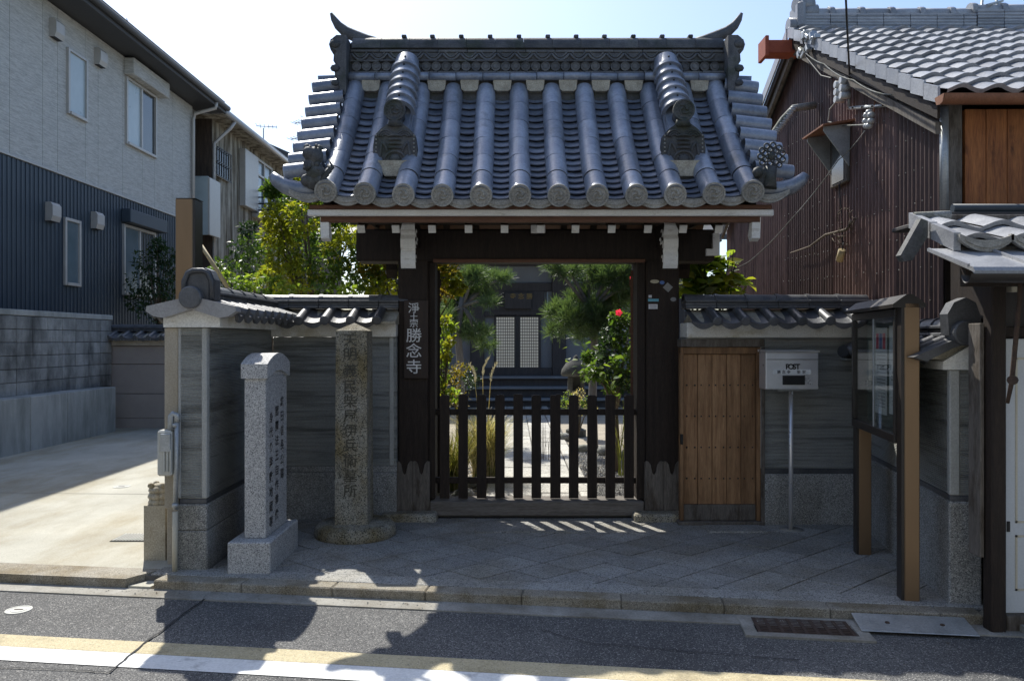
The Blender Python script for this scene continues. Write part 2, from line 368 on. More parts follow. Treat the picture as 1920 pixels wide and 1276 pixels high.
M['leaf_autumn'] = leafmat('yellowing_leaf', (.10, .105, .016), (.17, .125, .018), .5)
M['needle'] = leafmat('pine_needle', (.04, .078, .042), (.08, .125, .062), .4)
M['straw'] = leafmat('dry_grass', (.36, .32, .19), (.46, .42, .28), .3)
M['grassy'] = leafmat('long_grass', (.085, .11, .028), (.17, .18, .055), .4)
M['plume'] = leafmat('grass_plume', (.52, .49, .45), (.62, .59, .55), .1)
M['bark'] = mat('bark', (.09, .07, .05), (.15, .12, .09), scale=8, rough=.95, bump=.8, stretch=(3, 3, .7))
M['bark_grey'] = mat('grey_bark', (.14, .135, .125), (.2, .19, .18), scale=8, rough=.95, bump=.8, stretch=(3, 3, .7))
M['flower'] = leafmat('pink_petal', (.55, .02, .10), (.66, .04, .16), .3)
M['bamboo'] = mat('dry_bamboo', (.36, .28, .14), (.44, .35, .19), rough=.6)
M['glass'] = glassmat('clear_glass')
M['shoji'] = mat('daylight_glow_paper', (.55, .55, .51), (.62, .62, .57), scale=1.2, rough=.9, grain=0)
_t, _N, _L, _P = nodes(M['shoji']); _P.inputs['Emission Color'].default_value = (.95, .95, .86, 1); _P.inputs['Emission Strength'].default_value = .09  # weak emission stands in for daylight coming through the door paper
M['cream'] = mat('cream_plastic', (.50, .46, .36), (.55, .51, .41), rough=.6, grain=.04)
M['meter'] = mat('meter_grey', (.46, .46, .42), (.52, .52, .48), rough=.5, grain=.05)
M['wire'] = plain('black_cable', (.02, .02, .022), .6)
M['porcelain'] = mat('porcelain', (.42, .43, .43), (.5, .5, .5), rough=.4)
M['decal_white'] = plain('white_sticker', (.62, .62, .66), .5)
M['decal_grey'] = plain('grey_sticker', (.26, .26, .26), .6)
M['decal_blue'] = plain('blue_sticker', (.08, .16, .42), .5)
M['decal_cyan'] = plain('cyan_sticker', (.14, .42, .55), .5)
M['decal_cream'] = plain('cream_sticker', (.48, .44, .33), .6)
M['doorwhite'] = mat('white_sliding_door', (.52, .55, .58), (.58, .61, .64), scale=3, rough=.6, grain=.04)
M['signtext'] = plain('white_brush_paint', (.74, .74, .73), .7)
M['signwood'] = mat('sign_board_timber', (.035, .024, .019), (.05, .034, .026), scale=3, rough=.7, stretch=(14, 14, 1.2), bump=.2)

# ------------------------------------------------------------------ lettering
_glyph = {}
def glyph(ch, bold=0.0):
    k = (ch, bold)
    if k not in _glyph:
        c = bpy.data.curves.new('glyph', 'FONT'); c.body = ch; c.size = 1; c.align_x = 'CENTER'; c.offset = bold; c.resolution_u = 3
        o = bpy.data.objects.new('glyph', c); COL.objects.link(o)
        dg = bpy.context.evaluated_depsgraph_get()
        me = bpy.data.meshes.new_from_object(o.evaluated_get(dg))
        vs = [v.co.copy() for v in me.vertices]; fs = [list(p.vertices) for p in me.polygons]
        bpy.data.objects.remove(o); bpy.data.curves.remove(c); bpy.data.meshes.remove(me)
        _glyph[k] = (vs, fs)
    return _glyph[k]
def lettering(name, items, mat, parent, origin, X, Z, bold=.01):
    """items: (char, u, v, width, height) with u along X, v along Z; flat print on a face"""
    mb = MB(); X = Vector(X); Z = Vector(Z); O = Vector(origin)
    for ch, u, v, sx, sy in items:
        vs, fs = glyph(ch, bold)
        mb.add([O+X*(u+p.x*sx)+Z*(v+(p.y-.38)*sy) for p in vs], fs)
    return tag(mb.build(name, mat, parent, fix=False), kind='stuff')

# ================================================================== GROUND
K0 = Vector((0, 4.91, 0)); KA = Vector((.9918, -.1279, 0)); KN = Vector((.1279, .9918, 0))
KM = uvz(K0, KA)     # u along kerb, v away from the camera
struct('ground', MB().add([(-500, -300, -.16), (500, -300, -.16), (500, 700, -.16), (-500, 700, -.16)], [(0, 1, 2, 3)]), M['ground'])
mb = MB(); mb.box(-60, 60, -7.0, -.16, -.125, -.066, M=KM); struct('road', mb, M['asphalt'])
mb = MB(); mb.box(-60, 60, -.16, -.002, -.125, -.058, M=KM); struct('road_gutter', mb, M['gutter'])
def road_line(name, v0, v1, m):
    mb = MB(); mb.add([(-60, v0, -.062), (60, v0, -.062), (60, v1, -.062), (-60, v1, -.062)], [(0, 1, 2, 3)], M=KM)
    return struct(name, mb, m)
road_line('yellow_road_line', -1.005, -.85, M['yellow'])
road_line('white_road_line', -1.175, -1.008, M['white'])
# seams in the asphalt
def ribbon(name, pts, wd, z, m):
    mb = MB()
    pts = [Vector((p[0], p[1], 0)) for p in pts]
    for i in range(len(pts)-1):
        d = (pts[i+1]-pts[i]).normalized(); n = Vector((-d.y, d.x, 0))
        w0 = wd*rnd.uniform(.6, 1.3); w1 = wd*rnd.uniform(.6, 1.3)
        mb.add([(pts[i]-n*w0)+Vector((0, 0, z)), (pts[i]+n*w0)+Vector((0, 0, z)), (pts[i+1]+n*w1)+Vector((0, 0, z)), (pts[i+1]-n*w1)+Vector((0, 0, z))], [(0, 1, 2, 3)])
    return tag(mb.build(name, m), kind='structure')
def gp(px, py, h=1.666): Y = h*F/(py-638); return (wx(px, Y), Y)
def seam(pix, n=7):
    out = []
    for a, b in zip(pix[:-1], pix[1:]):
        for k in range(n):
            t = k/n; p = gp(a[0]+(b[0]-a[0])*t, a[1]+(b[1]-a[1])*t)
            out.append((p[0]+rnd.uniform(-.006, .006), p[1]+rnd.uniform(-.006, .006)))
    out.append(gp(*pix[-1])); return out
M['crack'] = mat('crack', (.03, .03, .03), (.05, .05, .05), rough=1)
ribbon('asphalt_seam', seam([(385, 1123), (330, 1163), (270, 1208), (205, 1262)]), .006, -.058, M['crack'])
ribbon('asphalt_seam', seam([(205, 1262), (120, 1256), (0, 1252)]), .004, -.0585, M['crack'])
ribbon('asphalt_seam', seam([(1010, 1180), (1100, 1205), (1290, 1222), (1500, 1238)]), .003, -.0590, M['crack'])
# pavement
def clip(poly, a, b, c):
    out = []
    for i in range(len(poly)):
        p, q = poly[i], poly[(i+1) % len(poly)]
        dp = a*p[0]+b*p[1]-c; dq = a*q[0]+b*q[1]-c
        if dp <= 0: out.append(p)
        if dp*dq < 0:
            t = dp/(dp-dq); out.append((p[0]+(q[0]-p[0])*t, p[1]+(q[1]-p[1])*t))
    return out
pav = struct('pavement', MB().prism([(-2.6, 5.37), (3.2, 4.62), (3.2, 7.5), (-2.6, 7.5)], -.12, -.012, 'z'), M['joint'])
mb = MB(); mb.box(-2.52, 2.95, .135, .30, -.03, .0, .004, KM); mb.build('border_strip', M['paver'], pav)
s_, ang = .29, R(40.5)
e1 = Vector((math.cos(ang), math.sin(ang), 0)); e2 = Vector((-math.cos(ang), math.sin(ang), 0))
for i in range(-20, 30):
    for j in range(-20, 30):
        c = Vector((0, 6.0, 0))+e1*(i*s_)+e2*(j*s_)
        g = .483*s_
        q = [c+e1*a*g+e2*b*g for a, b in ((-1, -1), (1, -1), (1, 1), (-1, 1))]
        poly = [(p.x, p.y) for p in q]
        for a, b, cc in ((-1, 0, 2.12), (1, -.172, 2.69-.172*4.76), (0, 1, 7.04), (-KN.x, -KN.y, -(KN.dot(K0)+.303))):
            if poly: poly = clip(poly, a, b, cc)
        if len(poly) < 3: continue
        ar = abs(sum(poly[k][0]*poly[(k+1) % len(poly)][1]-poly[(k+1) % len(poly)][0]*poly[k][1] for k in range(len(poly))))/2
        if ar < .002: continue
        dz = rnd.uniform(-.0025, .001)
        MB().prism(poly, -.03, dz, 'z').build('paving_tile', M['paver'], pav)
# kerb stones
kerb = tag(node_ := bpy.data.objects.new('kerb', None), kind='structure'); COL.objects.link(kerb); ORG['kerb'] = Vector((0, 0, 0))
u = -2.42
while u < 2.75:
    L_ = min(.62, 2.78-u)
    MB().box(u+.0015, u+L_-.0015, 0, .13, -.11, .001+rnd.uniform(-.002, .002), .008, KM).build('kerb_stone', M['kerb'], kerb); u += L_
mb = MB().prism([(-9, -.0), (-2.62, 0), (-2.50, .24), (-9, .24)], -.11, .001, 'z', M=KM); mb.build('kerb_stone', M['kerb'], kerb)
MB().prism([(-2.60, .0), (-2.44, 0), (-2.42, .24), (-2.47, .24)], -.11, -.045, 'z', M=KM).build('kerb_stone', M['drive'], kerb)
for k in range(3):
    MB().box(2.80+k*1.3, 2.80+k*1.3+1.29, .0, .14, -.11, -.01, .016, KM).build('kerb_stone', M['kerb'], kerb)
# driveway
dr = MB(); dr.prism([(-13, 7.0), (-3.5, 5.62), (-2.47, 5.48), (-2.15, 5.43), (-2.15, 14.4), (-13, 14.4)], -.11, -.004, 'z'); struct('driveway', dr, M['drive'])
ribbon('driveway_joint', [(-7, 8.3), (-5, 8.2), (-2.7, 8.1)], .006, .001, M['joint'])
mb = MB(); mb.box(2.9, 8, 4.4, 5.0, -.11, -.02); struct('pavement_strip', mb, M['gutter'])

# grit, dry leaves and specks collected along the gutter and on the paving
r8 = random.Random(21); mb = MB()
for k in range(420):
    u = r8.uniform(-3, 3.2); v = -abs(r8.gauss(0, .10))-.004 if k < 300 else r8.uniform(-1.2, 0)
    c = KM @ Vector((u, v, -.057 if v > -.16 else -.065)); q = r8.uniform(.002, .006)
    mb.add([c+Vector((q, 0, 0)), c+Vector((0, q*r8.uniform(.5, 1.2), 0)), c+Vector((-q, 0, 0)), c+Vector((0, -q, 0)), c+Vector((0, 0, q*.8))], [(0, 1, 4), (1, 2, 4), (2, 3, 4), (3, 0, 4)])
tag(mb.build('grit', M['gravel'], fix=False), kind='stuff')
mb = MB()
for k in range(60):
    u = r8.uniform(-2.4, 2.8); v = r8.choice((r8.uniform(-.12, -.01), r8.uniform(.1, 1.7), r8.uniform(-1.0, 0)))
    z = .003 if v > .0 else (-.054 if v > -.16 else -.062); c = KM @ Vector((u, v, z)); a = r8.uniform(0, 6.28); q = r8.uniform(.006, .016)
    d = Vector((math.cos(a), math.sin(a), 0)); e = Vector((-d.y, d.x, 0))
    mb.add([c-d*q, c+e*q*.4+Vector((0, 0, .003)), c+d*q+Vector((0, 0, .004)), c-e*q*.4+Vector((0, 0, .002))], [(0, 1, 2, 3)])
tag(mb.build('fallen_leaves', M['bark'], fix=False), kind='stuff')
# drain grate and steel plate in the gutter, manhole lids
t = thing('drain_grate', 'rusty brown rectangular drain grate set in the gutter', 'drain', (1.62, 4.45, -.06))
GM = KM
mb = MB()
GM = KM
u0, u1, v0, v1 = 1.44, 2.00, -.29, -.045
for a in ((u0-.07, u0, v0-.06, v1), (u1, u1+.07, v0-.06, v1), (u0, u1, v0-.06, v0)): mb.box(a[0], a[1], a[2], a[3], -.1, -.053, 0, GM)
mb.build('concrete_surround', M['gutter'], t)
MB().box(u0, u1, v0, v1, -.1, -.085, 0, GM).build('pit', M['black'], t)
for k in range(10):
    v = v0+.010+k*.0245
    MB().box(u0+.01, u1-.01, v, v+.014, -.085, -.056, 0, GM).build('grate_bar', M['iron'], t)
for k in range(9):
    a = u0+.01+k*(u1-u0-.04)/8
    MB().box(a, a+.02, v0+.004, v1-.004, -.084, -.054, 0, GM).build('cross_bar', M['iron'], t)
t = thing('steel_plate', 'bolted grey chequered steel plate bridging the gutter by the kerb', 'plate', (2.3, 4.5, -.05))
PM = KM @ Matrix.Translation((0, -.22, -.050)) @ Matrix.Rotation(R(9), 4, 'X')
MB().box(2.03, 2.66, 0, .205, 0, .007, .003, PM).build('plate', M['galv'], t)
for u_ in (2.2, 2.5): 
    mm = PM @ Matrix.Translation((u_, .1, .007)); MB().lathe([(.014, 0), (.012, .005), (.004, .006)], 10, mm).build('bolt', M['iron'], t)
mb = MB()
for i in range(20):
    for j in range(6):
        a = R(45 if (i+j) % 2 else -45); mm = PM @ Matrix.Translation((2.05+i*.0305, .02+j*.035, .007)) @ Matrix.Rotation(a, 4, 'Z'); mb.box(-.011, .011, -.0025, .0025, 0, .0015, 0, mm)
tag(mb.build('tread_pattern', M['galv'], t), kind='stuff')
def lid(px, py, r, label, h=1.666, z=-.066):
    x, y = gp(px, py, h)
    t = thing('manhole_cover', label, 'manhole cover', (x, y, z)); mm = Matrix.Translation((x, y, z))
    MB().lathe([(r, 0), (r, .004), (r*.86, .004), (r*.86, .002), (r*.62, .002), (r*.60, .0045), (.001, .0045)], 28, mm, False).build('lid', M['meter'], t)
    MB().box(-r*.35, r*.35, -.006, .006, .0045, .0065, 0, mm).build('lifting_slot', M['iron'], t)
lid(35, 1143, .075, 'small round pale water valve cover in the asphalt')
lid(228, 911, .09, 'small round cover in the sunlit concrete driveway', 1.6, -.004)
x, y = gp(252, 1007, 1.6)
t = thing('gutter_grating', 'steel strip grating let into the driveway beside the carved stone post', 'grating', (x, y, 0))
MB().box(x-.14, x+.16, y-.12, y+.12, -.02, .002).build('frame', M['stone_dark'], t)
for k in range(11): MB().box(x-.125+k*.025, x-.113+k*.025, y-.11, y+.11, .002, .007).build('grate_bar', M['meter'], t)

# the street side behind the camera: plain sunlit fronts that give this side of the street its bounce
mb = MB(); x = -26
for wd, h, d in ((7, 6.2, 0), (6, 7.4, .5), (8, 5.6, .2), (6.5, 6.8, .6), (7, 6.0, .1), (8, 7.0, .4)):
    mb.box(x, x+wd-.4, -15-d, -7.5-d, -.12, h, 0, KM); x += wd
struct('street_fronts', mb, M['conc'])
mb = MB(); mb.box(-60, 60, -16.5, -7.0, -.14, .0, 0, KM); struct('far_pavement', mb, M['gutter'])

# ================================================================== TEMPLE GATE
XC = .225
gate = thing('temple_gate', 'dark timber temple gate with a tiled roof over a picket gate', 'gate', (XC, 7.2, 0))
ZE, ZR, YE, YR = 2.72, 1.13, 6.12, 7.22
def prof(t): return Vector((0, YE+(YR-YE)*t, ZE+ZR*(.69*t+.31*t*t)))
NS = 200
_pp = [prof(i/NS) for i in range(NS+1)]
_ss = [0]
for i in range(NS): _ss.append(_ss[-1]+(_pp[i+1]-_pp[i]).length)
LS = _ss[-1]
def at_s(s):
    """point, tangent and normal of the roof slope at arc length s from the eave"""
    t = np.interp(s, _ss, [i/NS for i in range(NS+1)]) if 0 <= s <= LS else (s/LS)
    p = prof(t); T = (prof(t+.01)-prof(t-.01)).normalized(); N = Vector((0, -T.z, T.y)); return p, T, N
def lift(x): return .045*abs((x-XC)/1.8)**4
XL, XR = XC-1.93, XC+1.93
roof = None
# deck (boards) as the roof part
mb = MB()
def deck(u, v, off):
    p, T, N = at_s(v*LS); x = XL+.16+(XR-XL-.32)*u; q = p+N*off; return (x, q.y, q.z+lift(x))
mb.grid(lambda u, v: deck(u, v, -.035), 16, 10); mb.grid(lambda u, v: deck(u, v, -.07), 16, 10)
mb.grid(lambda u, v: deck(u, 0, -.035-.035*v), 16, 1); mb.grid(lambda u, v: deck(0, u, -.035-.035*v), 10, 1); mb.grid(lambda u, v: deck(1, u, -.035-.035*v), 10, 1)
def rdeck(u, v, off):
    x, y, z = deck(u, v, off); return (x, 2*7.32-y, z)
mb.grid(lambda u, v: rdeck(u, v, -.035), 16, 10); mb.grid(lambda u, v: rdeck(u, v, -.07), 16, 10); mb.grid(lambda u, v: rdeck(u, 0, -.035-.035*v), 16, 1)
roof = mb.build('roof', M['wood_dark'], gate, fix=False)

def half_tube(r0, r1, L, n=9, th=.016, a0=-8, a1=188, rim=0):
    """half-round tile lying along y, front end (radius r0) at y=0"""
    mb = MB(); P = []
    for i in range(n+1):
        a = R(a0+(a1-a0)*i/n); P.append((math.cos(a), math.sin(a)))
    vs = [(c*r0, 0, s*r0) for c, s in P]+[(c*r1, L, s*r1) for c, s in P]
    mb.add(vs, [[i, i+1, n+2+i, n+1+i] for i in range(n)], True)
    vs = [(c*r0, 0, s*r0) for c, s in P]+[(c*(r0-th), .002, s*(r0-th)) for c, s in P]
    mb.add(vs, [[i, i+1, n+2+i, n+1+i] for i in range(n)], False)
    if rim:
        rr = r0+rim
        vs = [(c*rr, -.004, s*rr) for c, s in P]+[(c*rr, .028, s*rr) for c, s in P]
        mb.add(vs, [[i, i+1, n+2+i, n+1+i] for i in range(n)], True)
        vs = [(c*rr, -.004, s*rr) for c, s in P]+[(c*(r0-th), -.004, s*(r0-th)) for c, s in P]
        mb.add(vs, [[i, i+1, n+2+i, n+1+i] for i in range(n)], False)
        vs = [(c*rr, .028, s*rr) for c, s in P]+[(c*r1, .03, s*r1) for c, s in P]
        mb.add(vs, [[i, i+1, n+2+i, n+1+i] for i in range(n)], False)
    return mb
def end_disc(r=.088, tomoe=True):
    """round roof-end tile facing -y with rim, ring of beads and three commas"""
    mb = MB(); n = 24
    prof_ = [(r, .03), (r, -.004), (r*.985, -.010), (r*.84, -.010), (r*.82, -.002), (.0008, -.002)]
    mm = Matrix(((1, 0, 0, 0), (0, 0, 1, 0), (0, 1, 0, 0), (0, 0, 0, 1)))
    vs = []
    mb.lathe(prof_, n, mm, False)
    if tomoe:
        for k in range(14):
            a = 2*math.pi*k/14; mb.ball((math.cos(a)*r*.70, -.003, math.sin(a)*r*.70), r*.07, 4, (1, .9, 1))
        for k in range(3):
            pts = []; rad = []
            for i in range(8):
                q = i/7; a = 2*math.pi*k/3+q*2.5; d = r*(.20+.33*q)
                pts.append((math.cos(a)*d, -.003, math.sin(a)*d)); rad.append(r*.15*(1-q)**.7+.002)
            mb.tube(pts, rad, 5)
    return mb
barrel_me = half_tube(.0890, .0872, .283, 11, .010).mesh('barrel_tile', M['tile'])
disc_me = end_disc().mesh('end_cap', M['cap'])
NB = 12
bx = [-1.445+.3013*k for k in range(NB)]
for x in bx:
    for k in range(6):
        s = .0+k*.271
        p, T, N = at_s(s+.13)
        p0 = p-T*.13; q = p0+N*.028-T*(.035 if k == 0 else 0); q.x = x; q.z += lift(x)
        j = rnd.uniform(-.004, .004)
        inst('barrel_tile', barrel_me, roof, q+Vector((j, 0, 0)), frame((1, 0, rnd.uniform(-.006, .006)), T, N))
    p, T, N = at_s(0); q = p+N*.020-T*.03; q.x = x; q.y -= .03; q.z += lift(x)+.004
    T2 = (T*.55+Vector((0, .8, 0))).normalized(); N2 = Vector((0, -T2.z, T2.y))
    inst('end_cap', disc_me, roof, q, frame((1, 0, 0), T2, N2))
def pan_mesh(wd, L, sag, th, m, rise=.027):
    mb = MB(); n = 8
    def top(u, v): x = (u-.5)*wd; return (x, v*L, -sag+sag*(2*u-1)**2+rise*(1-v))
    mb.grid(top, n, 1)
    vs = [top(i/n, 0) for i in range(n+1)]+[(top(i/n, 0)[0], .003, top(i/n, 0)[2]-th) for i in range(n+1)]
    mb.add(vs, [[i, i+1, n+2+i, n+1+i] for i in range(n)], False)
    return mb.mesh('pan_tile', m)
pan_me = pan_mesh(.245, .112, .035, .012, M['tile'])
for k in range(NB-1):
    x = (bx[k]+bx[k+1])/2
    for i in range(17):
        p, T, N = at_s(.0+i*.0945+.05); q = p-T*.05-N*.002; q.x = x; q.z += lift(x)
        inst('pan_tile', pan_me, roof, q+N*rnd.uniform(-.002, .003), frame((1, 0, rnd.uniform(-.012, .012)), T, N))
# scalloped eave tiles
def eave_me(wd, sag, drop, m):
    mb = MB(); n = 10
    f = lambda u: -sag+sag*(2*u-1)**2+.02
    up = [((i/n-.5)*wd, f(i/n)) for i in range(n+1)]
    lo = [((i/n-.5)*wd, f(i/n)-.024-drop*math.cos((i/n-.5)*2.7)) for i in range(n+1)]
    mb.prism(up+lo[::-1], -.028, .0, 'y')
    ins_u = [((i/n-.5)*wd*.8, f(.1+.8*i/n)-.014) for i in range(n+1)]
    ins_l = [((i/n-.5)*wd*.8, f(.1+.8*i/n)-.014-drop*.55*math.cos((i/n-.5)*2.7)-.006) for i in range(n+1)]
    mb.prism(ins_u+ins_l[::-1], -.034, -.028, 'y')
    return mb.mesh('eave_tile', m)
eave_m = eave_me(.30, .035, .042, M['cap'])
for k in range(-1, NB):
    x = (bx[0]+.3013*k+.1507)
    p, T, N = at_s(0); q = Vector((x, p.y+.012, p.z+lift(x)-.008))
    inst('eave_tile', eave_m, roof, q, frame((1, 0, (lift(x+.1)-lift(x-.1))/.2), (0, 1, 0), (0, 0, 1)))
# verges: pans and cross-lying barrels on both gables
side_me = half_tube(.073, .070, .30, 9).mesh('verge_barrel_tile', M['tile'])
side_disc = end_disc(.072, False).mesh('verge_end_cap', M['tile'])
vpan = pan_mesh(.21, .27, .03, .02, M['tile'])
for sgn, xb in ((-1, bx[0]), (1, bx[-1])):
    for k in range(8):
        s = .23+k*.190
        p, T, N = at_s(s); q = p+N*.048; q.x = xb+sgn*.365; q.z += lift(q.x)-.03
        Y = Vector((-sgn*math.cos(R(7)), 0, math.sin(R(7)))); Z = (N-Y*N.dot(Y)).normalized(); X = Y.cross(Z)
        inst('verge_barrel_tile', side_me, roof, q, frame(X, Y, Z))
        inst('verge_end_cap', side_disc, roof, q, frame(X, Y, Z))
        p, T, N = at_s(s+.096); q = p+N*.012; q.x = xb+sgn*.36; q.z += lift(q.x)-.025
        inst('verge_pan_tile', vpan, roof, q, frame(X, Y, Z))
    # upswept corner tile
    zb = prof(0).z+.05
    pts = [(xb+sgn*a, 6.20-.05*a, zb+b) for a, b in ((.05, .03), (.16, .015), (.26, .02), (.35, .05), (.42, .095), (.455, .14))]
    mb = MB(); mb.tube(pts, [.075, .075, .07, .062, .05, .034], 12)
    mb.build('corner_tile', M['tile'], roof)
# fascia and boards under the eave
X0, X1 = wx(577, 6.2), wx(1450, 6.2)
MB().box(X0, X1, 6.185, 6.23, 2.588, 2.638, .006).build('white_fascia', M['white_paint'], gate)
MB().box(X0+.02, X1-.02, 6.17, 6.21, 2.640, 2.672, .004).build('tile_batten', M['wood_brown'], gate)
MB().box(X0+.09, X1-.09, 6.24, 6.29, 2.545, 2.60, .004).build('lower_fascia', M['wood_brown'], gate)
# soffit boards above the rafters (front and rear)
sl_ = .62
for sg in (1, -1):
    mb = MB()
    ya, yb = 6.25, 7.3
    za, zb = 2.585, 2.585+sl_*(yb-ya)
    f = (lambda y: y) if sg == 1 else (lambda y: 2*7.32-y)
    mb.add([(X0+.1, f(ya), za), (X1-.1, f(ya), za), (X1-.1, f(yb), zb), (X0+.1, f(yb), zb)], [(0, 1, 2, 3)])
    mb.add([(X0+.1, f(ya), za+.02), (X1-.1, f(ya), za+.02), (X1-.1, f(yb), zb+.02), (X0+.1, f(yb), zb+.02)], [(0, 1, 2, 3)])
    mb.build('soffit', M['wood_brown'], gate, fix=False)
for px in (677, 742, 810, 878.5, 946, 1013.5, 1079, 1147, 1215, 1281, 1348):
    x = wx(px, 6.42)
    T = Vector((0, 1, sl_)).normalized(); N = Vector((0, -T.z, T.y))
    A = Matrix.Translation((x, 6.42, 2.515)) @ frame((1, 0, 0), T, N).to_4x4()
    r_ = MB().box(-.029, .029, .006, 1.05, -.029, .029, 0, A).build('rafter', M['wood_dark'], gate)
    MB().box(-.031, .031, -.004, .012, -.034, .034, .002, A).build('painted_end', M['white_paint'], r_)
    B = Matrix.Translation((x, 2*7.32-6.42, 2.515)) @ frame((1, 0, 0), Vector((0, -1, sl_)).normalized(), Vector((0, sl_, 1)).normalized()).to_4x4()
    MB().box(-.029, .029, 0, 1.05, -.029, .029, 0, B).build('rafter', M['wood_dark'], gate)
MB().box(X0, X1, 2*7.32-6.23, 2*7.32-6.185, 2.57, 2.67).build('rear_fascia', M['wood_dark'], gate)
# barge boards with white lower ends
for sgn, xb in ((-1, -1.50), (1, 1.955)):
    mb = MB()
    pts = [prof(t) for t in (0.21, .35, .5, .75, 1.0)]
    poly = [(p.y, p.z-.09) for p in pts]+[(7.32, 4.02)]+[(2*7.32-p.y, p.z-.09) for p in pts[::-1]]
    low = [(2*7.32-p.y, p.z-.30) for p in pts]+[(7.32, 3.75)]+[(p.y, p.z-.30) for p in pts[::-1]]
    mb.prism(poly+low, xb-.03, xb+.03, 'x')
    h = mb.build('barge_board', M['wood_dark'], gate)
    MB().prism([(6.24, 2.585), (6.30, 2.585), (6.36, 2.45), (6.32, 2.40), (6.26, 2.42)], xb-.034, xb+.034, 'x').build('painted_end', M['white_paint'], h)
    # dark gable infill above the beam
    MB().prism([(6.55, 2.75), (7.32, 3.78), (8.09, 2.75)], xb-sgn*.10, xb-sgn*.13, 'x').build('gable_board', M['wood_dark'], gate)
# beams
MB().box(wx(666, 7.0), wx(1342, 7.0), 7.03, 7.34, 2.315, 2.60, .012).build('lintel_beam', M['wood_dark'], gate)
MB().box(wx(812, 7.0), wx(1210, 7.0), 7.00, 7.03, 2.30, 2.33, .004).build('lintel_moulding', M['wood_brown'], gate)
for y in (6.72, 7.9): MB().box(-1.40, 1.86, y-.06, y+.06, 2.60, 2.72, .01).build('purlin', M['wood_dark'], gate)
MB().box(-1.45, 1.90, 7.22, 7.42, 3.45, 3.68, .01).build('ridge_beam', M['wood_dark'], gate)
m_ = MB().box(XC-.06, XC+.06, 6.74, 7.05, 2.54, 2.62, .004).build('centre_bracket', M['wood_dark'], gate)
MB().box(XC-.062, XC+.062, 6.725, 6.742, 2.525, 2.595, .003).build('painted_end', M['white_paint'], m_)
MB().prism([(1.74, 2.36), (1.86, 2.36), (1.86, 2.56), (1.80, 2.56), (1.80, 2.42), (1.74, 2.42)], 6.99, 7.028, 'y').build('beam_end_plate', M['white_paint'], gate)
# posts, cladding, base stones, brackets, rear posts, open door leaves
post_x = ((-1.03, -.755), (1.212, 1.51))
for i, (a, b) in enumerate(post_x):
    po = MB().box(a, b, 7.05, 7.36, .07, 2.60, .012).build('post', M['wood_dark'], gate)
    # stepped jamb towards the opening
    if i == 0: MB().box(b, b+.055, 7.09, 7.33, .16, 2.31, .004).build('jamb', M['wood_dark'], po)
    else: MB().box(a-.075, a, 7.09, 7.33, .16, 2.31, .004).build('jamb', M['wood_dark'], po)
    m = (a+b)/2
    # weathered cladding boards with a carved top edge
    for k, (c0, c1) in enumerate(((a-.012, m-.002), (m+.002, b+.012))):
        n = 10; top = []
        for q in range(n+1):
            u = q/n; top.append((c0+(c1-c0)*u, .455+.055*abs(u-.5)*2+.02*math.sin(u*math.pi*3)-(.045 if .35 < u < .65 else 0)))
        MB().prism([(c0, .072), (c1, .072)]+top[::-1], 7.030, 7.049, 'y').build('cladding_board', M['wood_grey'], po)
    MB().box(a-.013, a-.0005, 7.049, 7.35, .072, .50).build('cladding_board', M['wood_grey'], po)
    MB().box(b+.0005, b+.013, 7.049, 7.08, .072, .50).build('cladding_board', M['wood_grey'], po)
    MB().box(a-.13, b+.085, 6.88, 7.45, -.03, .068, .018).build('base_stone', M['oldstone'], gate)
    br = MB(); sx = -.885 if i == 0 else 1.35
    out = [(7.05, 2.62), (6.62, 2.62), (6.60, 2.575), (6.63, 2.53), (6.655, 2.50), (6.63, 2.46), (6.635, 2.40), (6.66, 2.365), (6.645, 2.325), (6.655, 2.25), (6.675, 2.215), (6.72, 2.215),
           (6.76, 2.27), (6.82, 2.30), (6.80, 2.38), (6.86, 2.43), (6.95, 2.42), (7.05, 2.44)]
    br.prism(out, sx-.058, sx+.058, 'x'); bb = br.build('bracket', M['wood_dark'], gate)
    face = out[1:12]
    fr = MB()
    fo = [(y-.008, z) for y, z in face]+[(y+.012, z) for y, z in face[::-1]]
    n = len(face)
    for q in range(n-1):
        fr.prism([fo[q], fo[q+1], (face[q+1][0]+.01, face[q+1][1]), (face[q][0]+.01, face[q][1])], sx-.062, sx+.062, 'x')
    fr.build('painted_end', M['white_paint'], bb)
    sd_ = MB()
    for (cy, cz, rr) in ((6.72, 2.52, .035), (6.70, 2.42, .03), (6.70, 2.30, .03), (6.79, 2.46, .03)):
        ss = sx+(.059 if i == 0 else -.059)
        pts = [(ss, cy+rr*math.cos(a), cz+rr*math.sin(a)) for a in [R(20+q*38) for q in range(7)]]
        sd_.tube(pts, .006, 5)
    sd_.build('scroll_carving', M['white_paint'], bb)
    rx = (a+b)/2
    MB().box(rx-.10, rx+.10, 8.05, 8.25, -.02, 2.62, .01).build('rear_post', M['wood_dark'], gate)
    MB().box(rx-.05, rx+.05, 7.36, 8.1, 2.10, 2.24, .008).build('tie_beam', M['wood_dark'], gate)
